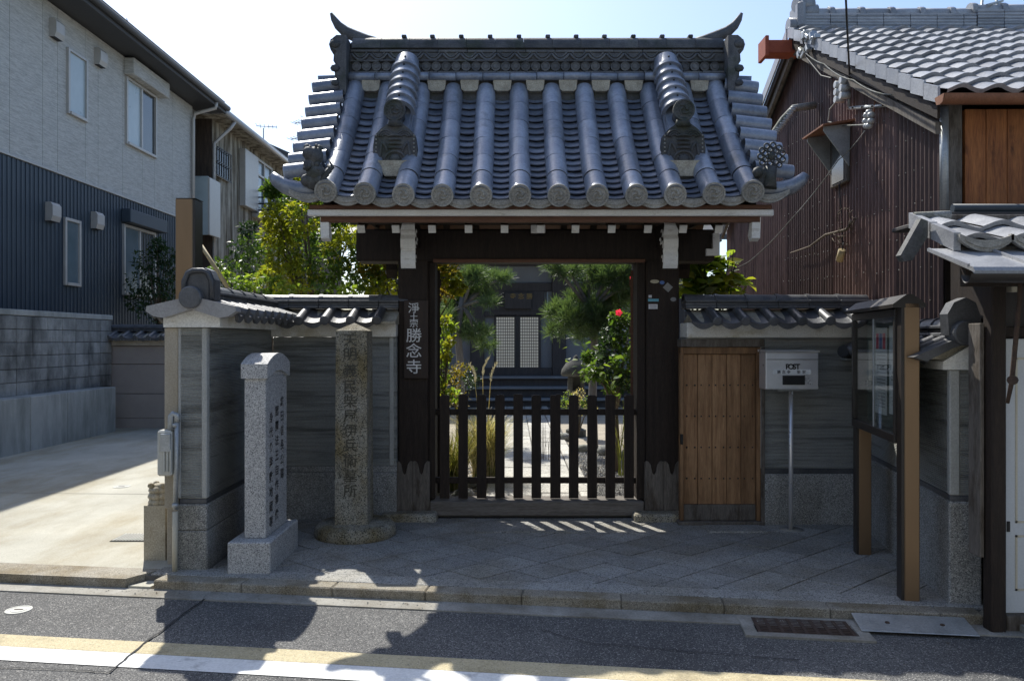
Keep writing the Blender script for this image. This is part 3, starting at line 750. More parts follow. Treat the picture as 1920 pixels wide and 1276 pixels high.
# pendant brackets seen beyond the outer faces of the posts
for x in (-1.16, 1.66):
    MB().prism([(7.5, 2.6), (7.62, 2.6), (7.60, 2.28), (7.55, 2.20), (7.5, 2.28)], x-.05, x+.05, 'x').build('pendant', M['wood_dark'], gate)
    MB().box(x-.3, x+.3, 7.56, 7.66, 2.42, 2.5).build('tie_beam', M['wood_brown'], gate)
for (x, d, m) in ((-.70, -.10, 'wood_dark'), (1.14, .13, 'wood_brown')):
    mm = uvz((x, 7.37), (d, .62))
    lf = MB().box(0, .66, -.022, .022, .16, 2.26, .004, mm).build('door_leaf', M[m], gate)
    for z in (.3, 1.0, 1.7, 2.15): MB().box(.02, .64, -.035, .035, z-.03, z+.03, .003, mm).build('ledge', M[m], lf)
# threshold
MB().box(wx(806, 7.08), wx(1207, 7.08), 7.04, 7.30, .015, .150, .012).build('threshold', M['wood_sill'], gate)
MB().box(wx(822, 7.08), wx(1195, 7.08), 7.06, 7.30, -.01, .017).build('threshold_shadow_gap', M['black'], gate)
MB().box(wx(893, 6.85), wx(1112, 6.85), 6.50, 6.86, -.01, .012, .006).build('step_stone', M['paver'], gate)
# stickers on the right post
def decal(nm, px0, px1, py0, py1, m, round_=False, rot=0):
    mb = MB(); Y = 7.0485
    if round_:
        c = W((px0+px1)/2, (py0+py1)/2, Y); rx_ = (px1-px0)/2/F*Y; rz = (py1-py0)/2/F*Y
        mb.prism([(c.x+rx_*math.cos(a*.3927), c.z+rz*math.sin(a*.3927)) for a in range(16)], Y-.001, Y, 'y')
    else:
        c = W((px0+px1)/2, (py0+py1)/2, Y); h = (px1-px0)/2/F*Y; v = (py1-py0)/2/F*Y
        mm = Matrix.Translation(c) @ Matrix.Rotation(R(rot), 4, 'Y')
        mb.box(-h, h, -.001, 0, -v, v, 0, mm)
    return mb.build(nm, m, gate)
decal('sticker', 1219, 1236, 524, 531, M['decal_cream'], True)['label'] = 'cream oval sticker'
d_ = decal('sticker', 1237, 1246, 526, 533, M['decal_blue'], True); d_['label'] = 'small blue oval sticker'
decal('sticker', 1245.5, 1259, 532, 545, M['decal_grey'], False, 42)['label'] = 'torn grey diamond sticker'
decal('sticker', 1216, 1222, 553, 558, M['decal_white'])['label'] = 'tiny square pale sticker'
d_ = decal('sticker', 1215, 1235, 560, 565, M['decal_cyan']); d_['label'] = 'narrow cyan sticker'
decal('sticker', 1216, 1233, 570, 579, M['decal_white'])['label'] = 'white label with two lines of print'
decal('sticker', 1257, 1268, 557, 565, M['decal_grey'], True)['label'] = 'round grey sticker stub'
mb = MB()
for k, (a, b) in enumerate(((1218, 1231), (1219, 1230))):
    p = W(a, 572.5+k*3.4, 7.047); q = W(b, 573.6+k*3.4, 7.047); mb.box(p.x, q.x, 7.046, 7.0472, q.z, p.z)
tag(mb.build('printed_lines', M['decal_grey'], d_), kind='stuff')

# -------- main ridge
ridge = node('ridge', gate)
RX0, RX1 = -1.50, 1.955
RY = 7.32
MB().box(RX0, RX1, 7.215, 7.425, 3.70, 4.255).box(RX0+.001, RX1-.001, 7.262, 7.378, 4.256, 4.37).build('ridge_core', M['tile_dark'], ridge)
fill = MB()
for k in range(NB+1):
    x = bx[0]-.15+.3013*k
    if RX0+.05 < x < RX1-.05: fill = MB().prism([(x-.075, 3.90), (x-.05, 3.885), (x+.05, 3.885), (x+.075, 3.90), (x+.085, 3.985), (x-.085, 3.985)], 7.155, 7.21, 'y'); fill.build('plaster_infill', M['daub'], ridge)
n = 14; wd = (RX1-RX0)/n
roll = MB().tube([(0, 0, 0), (wd-.006, 0, 0)], .036, 10).mesh('ridge_roll_tile', M['tile'])
for k in range(n): inst('ridge_roll_tile', roll, ridge, (RX0+k*wd+.003, 7.165, 4.018+rnd.uniform(-.003, .003)))
def course(z0, z1, y0, L, nm, m, jit=.004):
    x = RX0+.01; cnt = 0
    me = MB().box(0, L-.004, 0, 2*(RY-y0), 0, z1-z0-.003, .004).mesh(nm, m)
    while x < RX1-.02:
        LL = min(L, RX1-x)
        inst(nm, me if LL == L else MB().box(0, LL-.004, 0, 2*(RY-y0), 0, z1-z0-.003, .004).mesh(nm, m), ridge, (x, y0+rnd.uniform(-jit, jit), z0+rnd.uniform(-.001, .001))); x += L
course(4.052, 4.074, 7.165, .27, 'noshi_tile', M['tile_wall2'])
course(4.163, 4.183, 7.180, .27, 'noshi_tile', M['tile_dark'])
course(4.258, 4.282, 7.205, .27, 'noshi_tile', M['tile_wall2'])
course(4.284, 4.306, 7.240, .27, 'noshi_tile', M['tile_dark'])
cd = end_disc(.042, False)
cd.lathe([(.020, -.010), (.020, -.004)], 10, Matrix(((1, 0, 0, 0), (0, 0, 1, 0), (0, 1, 0, 0), (0, 0, 0, 1))))
cd = cd.mesh('ridge_disc_tile', M['tile_wall2'])
x = RX0+.07
while x < RX1-.05: inst('ridge_disc_tile', cd, ridge, (x, 7.19, 4.119)); x += .0915
wv = MB(); pts = []
for i in range(11):
    u = i/10; pts.append(((u-.5)*.165, 0, .062*(2*u-1)**2-.03))
wv.tube(pts, [.004]+[.011]*9+[.004], 6)
pts = [(p[0]*.72, .012, p[2]*.8+.022) for p in pts]; wv.tube(pts, .008, 5)
wv = wv.mesh('wave_tile', M['tile_wall2'])
x = RX0+.10
while x < RX1-.06: inst('wave_tile', wv, ridge, (x, 7.200, 4.215+rnd.uniform(-.003, .003))); x += .168
capm = half_tube(.105, .105, .262, 10, .012)
capm = capm.mesh('ridge_cap_tile', M['tile_dark'])
x = RX0+.02
while x < RX1-.1:
    i_ = inst('ridge_cap_tile', capm, ridge, (x, RY, 4.318), frame((0, -1, 0), (1, 0, 0), (0, 0, 1.04))); x += .265
tabm = MB().box(-.022, .022, -.05, .05, 0, .03, .006).mesh('ridge_tab', M['tile_dark'])
for px in (758, 811, 865, 919, 973, 1027, 1080, 1133, 1187, 1241, 1294): inst('ridge_tab', tabm, ridge, (wx(px, 7.3), RY-.0, 4.419))
for sgn, xe in ((-1, RX0), (1, RX1)):
    o = [(0, 3.82), (.06, 3.82), (.085, 3.95), (.11, 4.0), (.115, 4.07), (.10, 4.10), (.125, 4.14), (.12, 4.20), (.105, 4.215), (.15, 4.24), (.165, 4.29), (.15, 4.335), (.11, 4.36), (.0, 4.36)]
    mb = MB(); mb.prism([(xe+sgn*a, b) for a, b in o], 7.10, 7.54, 'y', smooth=False)
    mb.prism([(xe+sgn*(a*.8), b) for a, b in o], 7.06, 7.10, 'y')
    og = mb.build('ridge_end_tile', M['tile_dark'], ridge)
    mb = MB()
    for (dz, rr) in ((4.28, .05), (4.06, .045), (3.93, .04)): mb.ball((xe+sgn*.10, 7.06, dz), rr, 8, (1, .5, .8))
    mb.build('scroll_boss', M['tile_dark'], og)
    hp = [(715, 80), (690, 76), (668, 69), (648, 60), (634, 48), (626, 36), (621, 25)]
    pts = []
    for px, py in hp:
        p = W(px, py, 7.32)
        if sgn == 1: p.x = 2*XC+.008-p.x
        pts.append(p)
    MB().tube(pts, [.032, .05, .056, .052, .042, .030, .014], 10, flat=.75).build('ridge_horn', M['tile_dark'], ridge)

# -------- descending ridges with ornate end tiles
def strip(x0, x1, h0, h1, s0, s1, n=8):
    mb = MB(); vs = []
    for i in range(n+1):
        p, T, N = at_s(s0+(s1-s0)*i/n)
        for x, h in ((x0, h0), (x1, h0), (x1, h1), (x0, h1)):
            q = p+Vector((0, 0, 1))*h*.55+N*h*.55; vs.append((x, q.y, q.z))
    fs = [[i*4+k, i*4+(k+1) % 4, (i+1)*4+(k+1) % 4, (i+1)*4+k] for i in range(n) for k in range(4)]
    fs += [[0, 1, 2, 3], [n*4+3, n*4+2, n*4+1, n*4]]
    return mb.add(vs, fs)
ring_me = half_tube(.122, .108, .19, 12, .02, -5, 185, .014).mesh('ring_tile', M['tile'])
for sgn in (-1, 1):
    xr = XC+sgn*1.19
    dr_ = node('descending_ridge', gate)
    for k, (hw, h0, h1) in enumerate(((.100, .0, .07), (.088, .073, .12), (.100, .123, .17), (.092, .173, .225))):
        s = .62
        while s < LS-.02:
            e = min(s+.30, LS+.03)
            strip(xr-hw+rnd.uniform(-.003, .003), xr+hw, h0, h1, s+.002, e-.002, 3).build('noshi_tile', M['tile'], dr_); s += .30
    for k in range(6):
        s = .90+k*.125
        p, T, N = at_s(s); q = p+Vector((0, 0, .13))+N*.13; q.x = xr
        rt = inst('ring_tile', ring_me, dr_, q, frame((1, 0, 0), T, N))
        mb = MB(); mb.ball(tuple(q+T*.10+N*.117), .010, 6); mb.build('nail_head', M['black'], dr_)
    # ornate plate
    on = node('ornate_end_tile', gate)
    p, T, N = at_s(.43); y0 = p.y-.02; zb = wz(305, 6.46)
    C = Vector((xr, 6.44, zb))
    hw = .178
    outl = [(-hw, 0), (hw, 0), (hw+.004, .12), (hw-.01, .22), (hw-.06, .275), (.07, .31), (.03, .335), (-.03, .335), (-.07, .31), (-hw+.06, .275), (-hw+.01, .22), (-hw-.004, .12)]
    MB().prism([(xr+a, zb+b) for a, b in outl], 6.44, 6.53, 'y').build('plate', M['tile_dark'], on)
    mb = MB()
    for sd2 in (-1, 1):
        for k in range(7): mb.ball((xr+sd2*(hw-.022), 6.438, zb+.022+k*.033), .0085, 6)
    tag(mb.build('bead', M['cap'], on), kind='stuff')
    mb = MB()
    for sd2 in (-1, 1):
        for rr, dx in ((.062, .078), (.045, .078), (.028, .078)):
            mb.tube([(xr+sd2*(dx+rr*math.cos(a)), 6.434, zb+.20+rr*math.sin(a)) for a in [R(10+q*22) for q in range(8)]], .0085, 6)
        mb.tube([(xr+sd2*(.135-.03*q), 6.436, zb+.01+.16*q) for q in (0, .25, .5, .75, 1)], [.012, .014, .013, .011, .006], 6)
        mb.tube([(xr+sd2*(.105-.05*q), 6.434, zb+.16-.10*q*q) for q in (0, .3, .6, 1)], [.010, .012, .011, .006], 6)
    for k in range(4): mb.tube([(xr+q*.055, 6.432-.004*(1-q*q), zb+.12+k*.034-.008*q*q) for q in (-1, -.5, 0, .5, 1)], [.004, .010, .013, .010, .004], 6)
    mb.tube([(xr+.09*math.cos(a), 6.433, zb+.005+.085*math.sin(a)) for a in [R(q*20) for q in range(10)]], .011, 6)
    mb.ball((xr, 6.44, zb+.03), .05, 8, (1, .35, .8))
    mb.build('relief', M['tile_dark'], on)
    mb = MB(); mb.tube([(xr, 6.62, zb+.42), (xr, 6.46, zb+.425), (xr, 6.425, zb+.425)], [.06, .07, .088], 20); 
    mb.tube([(xr, 6.47, zb+.30), (xr, 6.46, zb+.37)], [.07, .05], 12)
    mb.build('neck', M['tile_dark'], on)
    dsc = end_disc(.09, True).mesh('round_tile', M['tile_dark']); inst('round_tile', dsc, on, (xr, 6.42, zb+.425))
    MB().prism([(xr-.13, zb-.003), (xr+.13, zb-.003), (xr+.075, zb-.13), (xr-.075, zb-.13)], 6.36, 6.56, 'y').build('plaster_footing', M['daub'], on)
    # white ends of the footing's noshi
# -------- lion on the left corner, openwork peony on the right corner
def corner_lion():
    o = node('lion_ornament', gate)
    c = Vector((wx(587, 6.10), 6.10, wz(350, 6.10)))
    mb = MB(); r2 = random.Random(3)
    body = [(0, .02, .05, .075), (.02, .0, .11, .075), (-.01, 0, .17, .07), (.01, -.01, .235, .075), (-.02, -.04, .25, .055), (.05, .0, .05, .055), (-.05, .0, .05, .05), (.045, .01, .30, .03), (-.045, 0, .305, .03)]
    for x, y, z, r in body: mb.ball((c.x+x, c.y+y, c.z+z), r, 10)
    for k in range(46):
        a = r2.uniform(0, 6.28); z = r2.uniform(.10, .31); rr = .062+.022*math.sin(z*20)
        mb.ball((c.x+rr*math.cos(a), c.y+rr*math.sin(a), c.z+z), r2.uniform(.014, .024), 6)
    mb.build('body', M['tile_dark'], o)
    mb = MB()
    for k in range(4):
        a = k*.5; mb.tube([(c.x+.05, c.y-.03, c.z+.03), (c.x+.10+.02*k, c.y-.03, c.z+.06+.03*k), (c.x+.10+.01*k, c.y-.02, c.z+.10+.035*k)], [.02, .018, .006], 6)
    mb.build('tail', M['tile_dark'], o)
corner_lion()
def corner_peony():
    o = node('peony_ornament', gate)
    c = W(1447, 293, 6.10)
    mb = MB()
    mb.ball(tuple(c), .034, 8, (1, .6, 1))
    for ring, (rr, n, pr) in enumerate(((.056, 7, .020), (.088, 11, .021))):
        for k in range(n):
            a = 2*math.pi*k/n+ring*.3
            cc = c+Vector((rr*math.cos(a), 0, rr*math.sin(a)))
            mb.tube([(cc.x+pr*math.cos(q*.785), cc.y, cc.z+pr*math.sin(q*.785)) for q in range(9)], .0075, 5)
    mb.build('bloom', M['tile_dark'], o)
    mb = MB()
    mb.tube([tuple(c+Vector((0, .01, -.08))), tuple(c+Vector((-.01, .01, -.16))), tuple(c+Vector((-.02, 0, -.25)))], [.045, .05, .06], 8)
    for k in range(7):
        a = R(100+k*24); d = Vector((math.cos(a), 0, math.sin(a)))
        b0 = c+Vector((-.04, 0, -.17)); mb.tube([tuple(b0), tuple(b0+d*.05), tuple(b0+d*.10)], [.02, .024, .005], 6, flat=.5)
    mb.ball(tuple(c+Vector((-.115, -.02, -.13))), .045, 8)
    mb.build('stem', M['tile_dark'], o)
corner_peony()
# rear slope of the gate roof (not seen; keeps the shadows right)
mb = MB()
for x in bx:
    for k in range(1):
        pts = []
        for i in range(7):
            p, T, N = at_s(LS*i/6); pts.append((x, 2*7.32-p.y, p.z+.05+lift(x)))
        mb.tube(pts, .08, 8)
tag(mb.build('rear_tiles', M['tile'], roof), kind='stuff')

# ================================================================== PICKET GATE
pk = thing('picket_gate', 'low dark double picket gate closed between the temple gate posts', 'gate', (XC+.01, 7.18, .15))
leafA = node('gate_leaf', pk); leafB = node('gate_leaf', pk)
xs = [834, 868.5, 903, 937.3, 971.5, 1005.5, 1036.5, 1046, 1075.5, 1110, 1144, 1179]
for i, px in enumerate(xs):
    x = wx(px, 7.16); hw = .044 if i not in (6, 7) else .024
    prn = leafA if i <= 6 else leafB
    z1 = 1.105+rnd.uniform(-.006, .006)
    MB().prism([(x-hw, .158), (x+hw, .158), (x+hw, z1-.012), (x+hw*.6, z1), (x-hw*.6, z1), (x-hw, z1-.012)], 7.14, 7.17, 'y').build('picket', M['wood_dark'], prn)
for prn, a, b in ((leafA, 810, 1040.6), (leafB, 1041.6, 1206)):
    for py in (772, 899.5):
        z = wz(py, 7.19); MB().box(wx(a, 7.19), wx(b, 7.19), 7.172, 7.205, z-.028, z+.028, .004).build('rail', M['wood_dark'], prn)
# ================================================================== NAME BOARD
nb = thing('name_board', 'dark hanging name board with white brushed characters on the left gate post', 'sign', (wx(780, 7.03), 7.03, wz(708, 7.03)))
a, b = wx(757.5, 7.02), wx(803, 7.02)
MB().box(a, b, 7.016, 7.046, wz(709, 7.02), wz(563, 7.02), .003).build('board', M['signwood'], nb)
its = []
for ch, py, sz in (('淨', 577, 21), ('土', 594, 17), ('宗', 606.5, 17), ('勝', 628, 29), ('念', 657, 29), ('寺', 687, 29)):
    its.append((ch, (776-960)/F*7.015-a, wz(py, 7.015), sz/F*7.015*(1.05 if sz > 20 else 1), sz/F*7.015*(.98 if sz > 20 else .85)))
lettering('painted_characters', its, M['signtext'], nb, (a, 7.0145, 0), (1, 0, 0), (0, 0, 1), .006)

# ================================================================== TEMPLE WALLS
def eave_wall_tile(wd, L):
    """one wall-cap tile: concave pan with a scalloped apron and a round-ended roll on its right; x along the wall, y up-slope"""
    mb = MB(); n = 8
    f = lambda u: -.022+.022*(2*u-1)**2
    mb.grid(lambda u, v: ((u-.5)*wd*.82-.02, v*L, f(u)+.004*(1-v)), n, 1)
    up = [((i/n-.5)*wd*.82-.02, f(i/n)+.004) for i in range(n+1)]
    lo = [((i/n-.5)*wd*.82-.02, f(i/n)-.014-.034*math.cos((i/n-.5)*2.8)) for i in range(n+1)]
    mb.prism(up+lo[::-1], -.012, .010, 'y')
    xr = wd*.5-.025; r = .042
    h = half_tube(r, r*.9, L, 8, .01, -30, 210)
    mb.add([(v.x+xr, v.y-.012, v.z+.004) for v in h.v], h.f, True)
    mb.lathe([(r, .004), (r, -.006), (r*.8, -.012), (.001, -.014)], 14, Matrix(((1, 0, 0, xr), (0, 0, 1, -.012), (0, 1, 0, .004), (0, 0, 0, 1))), False)
    return mb.mesh('eave_tile', M['tile_wall'])
EWT = {}
def wall_cap(root, A, B, half, ze, zr, sides=(1, -1), pitch=.228, skip0=0, skip1=0, ridge=True, zridge=None):
    """tiled coping from A to B (2-D ridge line). sides: +1 = left of the direction A->B"""
    A = Vector((A[0], A[1], 0)); B = Vector((B[0], B[1], 0)); L = (B-A).length; d = (B-A)/L; n = Vector((-d.y, d.x, 0))
    sl = math.hypot(half, zr-ze)
    if (pitch, round(sl, 3)) not in EWT: EWT[(pitch, round(sl, 3))] = eave_wall_tile(pitch, sl)
    me = EWT[(pitch, round(sl, 3))]
    for sd in sides:
        up = (-n*sd*half+Vector((0, 0, zr-ze))).normalized()       # up-slope
        X = d*(1 if sd == -1 else -1); Z = X.cross(up).normalized()
        cnt = int((L-(skip0 if sd == 1 else 0))/pitch+.3)
        for k in range(cnt):
            u = (skip0 if sd == 1 else 0)+pitch*(k+.5)
            if u > L-skip1: break
            inst('eave_tile', me, root, A+d*u+n*sd*half+Vector((0, 0, ze+rnd.uniform(-.003, .003))), frame(X, up, Z))
    mm = uvz(A, d)
    MB().prism([(-half+.03, ze-.01), (0, zr-.02), (half-.03, ze-.01), (half-.03, ze-.03), (-half+.03, ze-.03)], 0.06, L, 'x', mm).build('coping_bed', M['daub'], root)
    if ridge:
        z = zr-.01
        for k, (hw, h) in enumerate(((.105, .026), (.09, .026), (.105, .024))):
            u = 0
            while u < L-.01:
                LL = min(.27, L-u); MB().box(u+.001, u+LL-.002, -hw+rnd.uniform(-.003, .003), hw, z, z+h-.002, .004, mm).build('noshi_tile', M['tile_wall'], root); u += .27
            z += h
        capm_ = half_tube(.078, .074, .268, 8, .012, 0, 180, .006); key = 'wallcap'
        if key not in EWT: EWT[key] = capm_.mesh('ridge_cap_tile', M['tile_wall'])
        u = 0
        while u < L-.05:
            inst('ridge_cap_tile', EWT[key], root, A+d*u+Vector((0, 0, z-.012)), frame(n*-1, d, (0, 0, .8))); u += .268
def round_end(root, C, X, r, nm='round_end_tile', m='tile_wall'):
    """disc of radius r facing -Y' where X is its horizontal axis"""
    X = Vector(X).normalized(); Z = Vector((0, 0, 1)); Y = Z.cross(X)
    mm = Matrix.Translation(C) @ frame(X, Z, -Y).to_4x4()
    mb = MB(); mb.lathe([(r, -.10), (r, .0), (r*.9, .008), (.001, .010)], 24, mm, False)
    return mb.build(nm, M[m], root)

lw = thing('temple_wall', 'grey combed plaster wall with dark tiled coping left of the temple gate', 'wall', (-2.2, 6.2, 0), 'tiled walls flanking the gate')
# return towards the street: inner face x=-2.14 -> -2.03, end face at y=5.47
def piece(nm, x0, x1, y0, y1, z0, z1, m, root, b=.006): return MB().box(x0, x1, y0, y1, z0, z1, b).build(nm, M[m], root)
piece('granite_base', -2.345, -2.13, 5.455, 6.99, -.03, .27, 'granite_base', lw, .008)
piece('granite_base', -2.343, -2.132, 5.458, 6.99, .272, .455, 'granite_base', lw, .008)
piece('slate_course', -2.33, -2.142, 5.475, 6.99, .457, .49, 'tile_wall', lw, .003)
piece('combed_panel', -2.335, -2.146, 5.475, 6.99, .492, 1.69, 'ribbed', lw, .004)
piece('edge_trim', -2.175, -2.137, 5.468, 5.52, .494, 1.69, 'trim', lw, .006)
piece('edge_trim', -2.34, -2.320, 5.470, 5.52, .494, 1.69, 'trim', lw, .006)
piece('rendered_back', -2.475, -2.346, 5.60, 7.2, -.02, 1.70, 'beige', lw, .006)
piece('rendered_back', -2.44, -2.341, 5.478, 5.60, .42, 1.69, 'beige', lw, .006)
MB().prism([(-2.43, 1.692), (-2.035, 1.692), (-2.035, 1.785), (-2.21, 1.872), (-2.43, 1.785)], 5.44, 6.93, 'y').build('plaster_band', M['plaster'], lw)
# back stretch to the gate post
piece('granite_base', -2.12, -1.035, 6.99, 7.20, -.03, .42, 'granite_base', lw, .008)
piece('slate_course', -2.14, -1.034, 7.0, 7.20, .422, .475, 'granite_base', lw, .003)
piece('combed_panel', -2.14, -1.034, 7.002, 7.20, .477, 1.63, 'ribbed', lw, .004)
piece('edge_trim', -1.10, -1.06, 6.99, 7.05, .478, 1.63, 'trim', lw, .006)
piece('plaster_band', -2.15, -1.034, 6.955, 7.24, 1.632, 1.77, 'plaster', lw, .006)
wall_cap(lw, (-2.205, 5.44), (-2.205, 7.05), .29, 1.795, 1.885, (1, -1), .185)
wall_cap(lw, (-2.28, 7.12), (-1.02, 7.12), .33, 1.775, 1.90, (-1,), .226)
# front gable of the coping
for sg in (-1, 1):
    MB().prism([(-2.205, 1.905), (-2.205+sg*.305, 1.835), (-2.205+sg*.31, 1.80), (-2.205+sg*.255, 1.765), (-2.205+sg*.19, 1.755), (-2.205, 1.815)], 5.36, 5.46, 'y').build('verge_tile', M['verge_grey'], lw)
round_end(lw, (-2.205, 5.345, 1.895), (1, 0, 0), .078)
mb = MB(); o = [(-.115, 1.88), (-.115, 2.02), (-.085, 2.085), (-.04, 2.105), (.04, 2.105), (.085, 2.085), (.115, 2.02), (.115, 1.88)]
mb.prism([(-2.17+a, b) for a, b in o], 5.40, 5.50, 'y')
og = mb.build('ridge_end_tile', M['tile_wall'], lw)
mb = MB(); pts = [(-2.17+a*.82, 5.395, 1.88+(b-1.88)*.9) for a, b in o]; mb.tube(pts, .02, 6); mb.build('moulded_rim', M['tile_wall'], og)

# right of the gate: small door, wall, angled return
rw = thing('temple_wall', 'grey combed plaster wall with dark tiled coping right of the side door', 'wall', (2.6, 6.9, 0), 'tiled walls flanking the gate')
YW = 6.80
xd1 = wx(1427, YW); xin = 3.05
piece('granite_base', xd1, xin, YW-.012, YW+.2, -.03, .44, 'granite_base', rw, .008)
piece('slate_course', xd1, xin, YW-.004, YW+.2, .442, .485, 'tile_wall', rw, .003)
piece('combed_panel', xd1+.02, xin, YW, YW+.2, .487, 1.60, 'ribbed', rw, .004)
piece('edge_trim', xd1-.005, xd1+.02, YW-.010, YW+.1, .487, 1.60, 'trim', rw, .005)
piece('plaster_band', 1.515, xin, YW-.045, YW+.24, 1.625, 1.755, 'plaster', rw, .006)
piece('combed_panel', 1.515, xin, YW-.01, YW+.2, 1.602, 1.624, 'ribbed', rw, .0)
wall_cap(rw, (1.515, YW+.10), (3.15, YW+.10), .33, 1.765, 1.89, (-1,), .237)
# angled return
E0 = (2.68, 4.77); RD = (.172, .985); RM = uvz(E0, RD)       # u into depth, v to the left (towards the gate): the wall lies at v<0
def rp(nm, u0, u1, v0, v1, z0, z1, m, b=.006): return MB().box(u0, u1, v0, v1, z0, z1, b, RM).build(nm, M[m], rw)
rp('granite_base', -.012, 2.2, -.175, .012, -.08, .62, 'granite_base', .01)
rp('slate_course', -.002, 2.2, -.175, .004, .622, .655, 'tile_wall', .003)
rp('combed_panel', 0, 2.2, -.175, 0, .657, 1.42, 'ribbed', .004)
rp('edge_trim', -.008, .04, -.05, .008, .657, 1.42, 'trim', .006)
MB().prism([(-.19, 1.422), (.05, 1.422), (.05, 1.47), (-.15, 1.60), (-.19, 1.60)], -.02, 2.1, 'x', RM).build('plaster_band', M['plaster'], rw)
A = RM @ Vector((-.03, -.13, 0)); B = RM @ Vector((2.15, -.13, 0))
wall_cap(rw, (A.x, A.y), (B.x, B.y), .27, 1.515, 1.635, (1,), .2)
c = RM @ Vector((-.09, -.055, 1.645)); round_end(rw, c, (1, 0, 0), .075)
mb = MB(); mb.prism([(-.10, 1.63), (-.11, 1.76), (-.07, 1.83), (.0, 1.86), (.06, 1.83), (.09, 1.75), (.10, 1.63)], 0, .09, 'y', Matrix.Translation((c.x+.02, c.y+.04, 0))); mb.build('ridge_end_tile', M['tile_wall'], rw)
MB().prism([(-.30, 1.50), (-.03, 1.615), (.02, 1.66), (.02, 1.58), (-.06, 1.555), (-.22, 1.475)], 0, .08, 'y', Matrix.Translation((c.x+.0, c.y+.03, 0))).build('verge_tile', M['tile_wall'], rw)

# small side door
sdr = thing('side_door', 'low pale cedar side door with rows of studs between gate and letterbox', 'door', (1.85, YW, 0))
fx0, fx1 = wx(1276, YW), wx(1426, YW)
zt = wz(650, YW)
MB().box(fx0, fx1+.03, YW-.02, YW+.14, zt, zt+.068, .006).build('head_beam', M['wood_grey'], sdr)
MB().box(fx0, fx1, YW+.01, YW+.06, zt-.062, zt-.002, .004).build('top_rail', M['wood_orange'] if 0 else M['wood_door'], sdr)
MB().box(fx0, fx0+.028, YW+.0, YW+.08, 0.03, zt-.002, .004).build('frame_stile', M['wood_door'], sdr)
MB().box(fx1-.034, fx1, YW-.005, YW+.08, 0.03, zt-.002, .004).build('frame_stile', M['wood_door'], sdr)
MB().box(fx1+.002, fx1+.035, YW-.015, YW+.1, 0.0, zt-.004, .004).build('door_post', M['wood_grey'], sdr)
MB().box(fx0+.001, fx1-.001, YW+.062, YW+.082, .03, zt-.001).build('backing_board', M['wood_grey'], sdr)
n = 5; a = fx0+.03; wd = (fx1-.036-a)/n
studs = []
for k in range(n):
    MB().box(a+k*wd+.002, a+(k+1)*wd-.002, YW+.030+rnd.uniform(-.002, .002), YW+.055, .17, zt-.065, .003).build('plank', M['wood_door'], sdr)
    for py in (722, 780.5, 839, 897.5):
        for q in (.24, .80):
            mb = MB(); mb.ball((a+(k+q)*wd, YW+.030, wz(py, YW)), .009, 6, (1, .6, 1)); mb.build('stud', M['black'], sdr)
MB().box(fx0+.03, fx1-.036, YW+.022, YW+.056, .03, .168, .004).build('bottom_rail', M['wood_grey'], sdr)
MB().box(fx0-.02, fx1+.03, YW-.03, YW+.1, -.02, .028, .006).build('sill', M['wood_grey'], sdr)
MB().box(fx0-.004, fx0+.016, YW-.03, YW+.0, wz(832, YW), wz(813, YW), .002).build('latch', M['black'], sdr)
MB().box(wx(1322, 6.65), wx(1430, 6.65), 6.50, 6.74, -.02, .012, .008).build('door_step', M['paver'], sdr)

# ================================================================== STONES
# granite stele with dark inscription
st = thing('granite_stele', 'new pale grey granite stele with black inscription on a block base', 'monument', (-1.78, 5.7, 0))
MB().box(-1.955, -1.66, 5.36, 6.06, -.02, .215, .008).build('base_block', M['granite'], st)
sx0, sx1, sy0, sy1 = -1.875, -1.725, 5.47, 5.98
MB().box(sx0, sx1, sy0, sy1, .216, 1.345, .005).build('slab', M['granite'], st)
n = 14; cy = (sy0+sy1)/2; hw = (sy1-sy0)/2+.02
top = [(cy-hw+2*hw*i/n, 1.435+.075*math.sin(math.pi*i/n)**.9) for i in range(n+1)]
bot = [(cy-hw, 1.335), (cy-hw+.045, 1.335)]+[(cy-hw+.045+(2*hw-.09)*i/n, 1.335+.05*math.sin(math.pi*i/n)) for i in range(1, n)]+[(cy+hw-.045, 1.335), (cy+hw, 1.335)]
MB().prism(top+bot[::-1], sx0-.018, sx1+.018, 'x').build('arched_cap', M['granite'], st)
MB().box(sx0+.001, sx1-.001, sy0+.002, sy1-.002, 1.345, 1.40).build('slab_top', M['granite'], st)
its = []
for col, (u, v0, txt, h) in enumerate(((.385, 1.195, '織田信長公賜', .108), (.255, 1.135, '閻魔法王自作霊像', .108), (.118, 1.10, '身代り釜敷地蔵尊', .106))):
    for k, ch in enumerate(txt): its.append((ch, u, v0-k*h-.05, .088, .082))
lettering('inscription', its, M['ink'], st, (sx1+.0012, sy0, 0), (0, 1, 0), (0, 0, 1), .012)
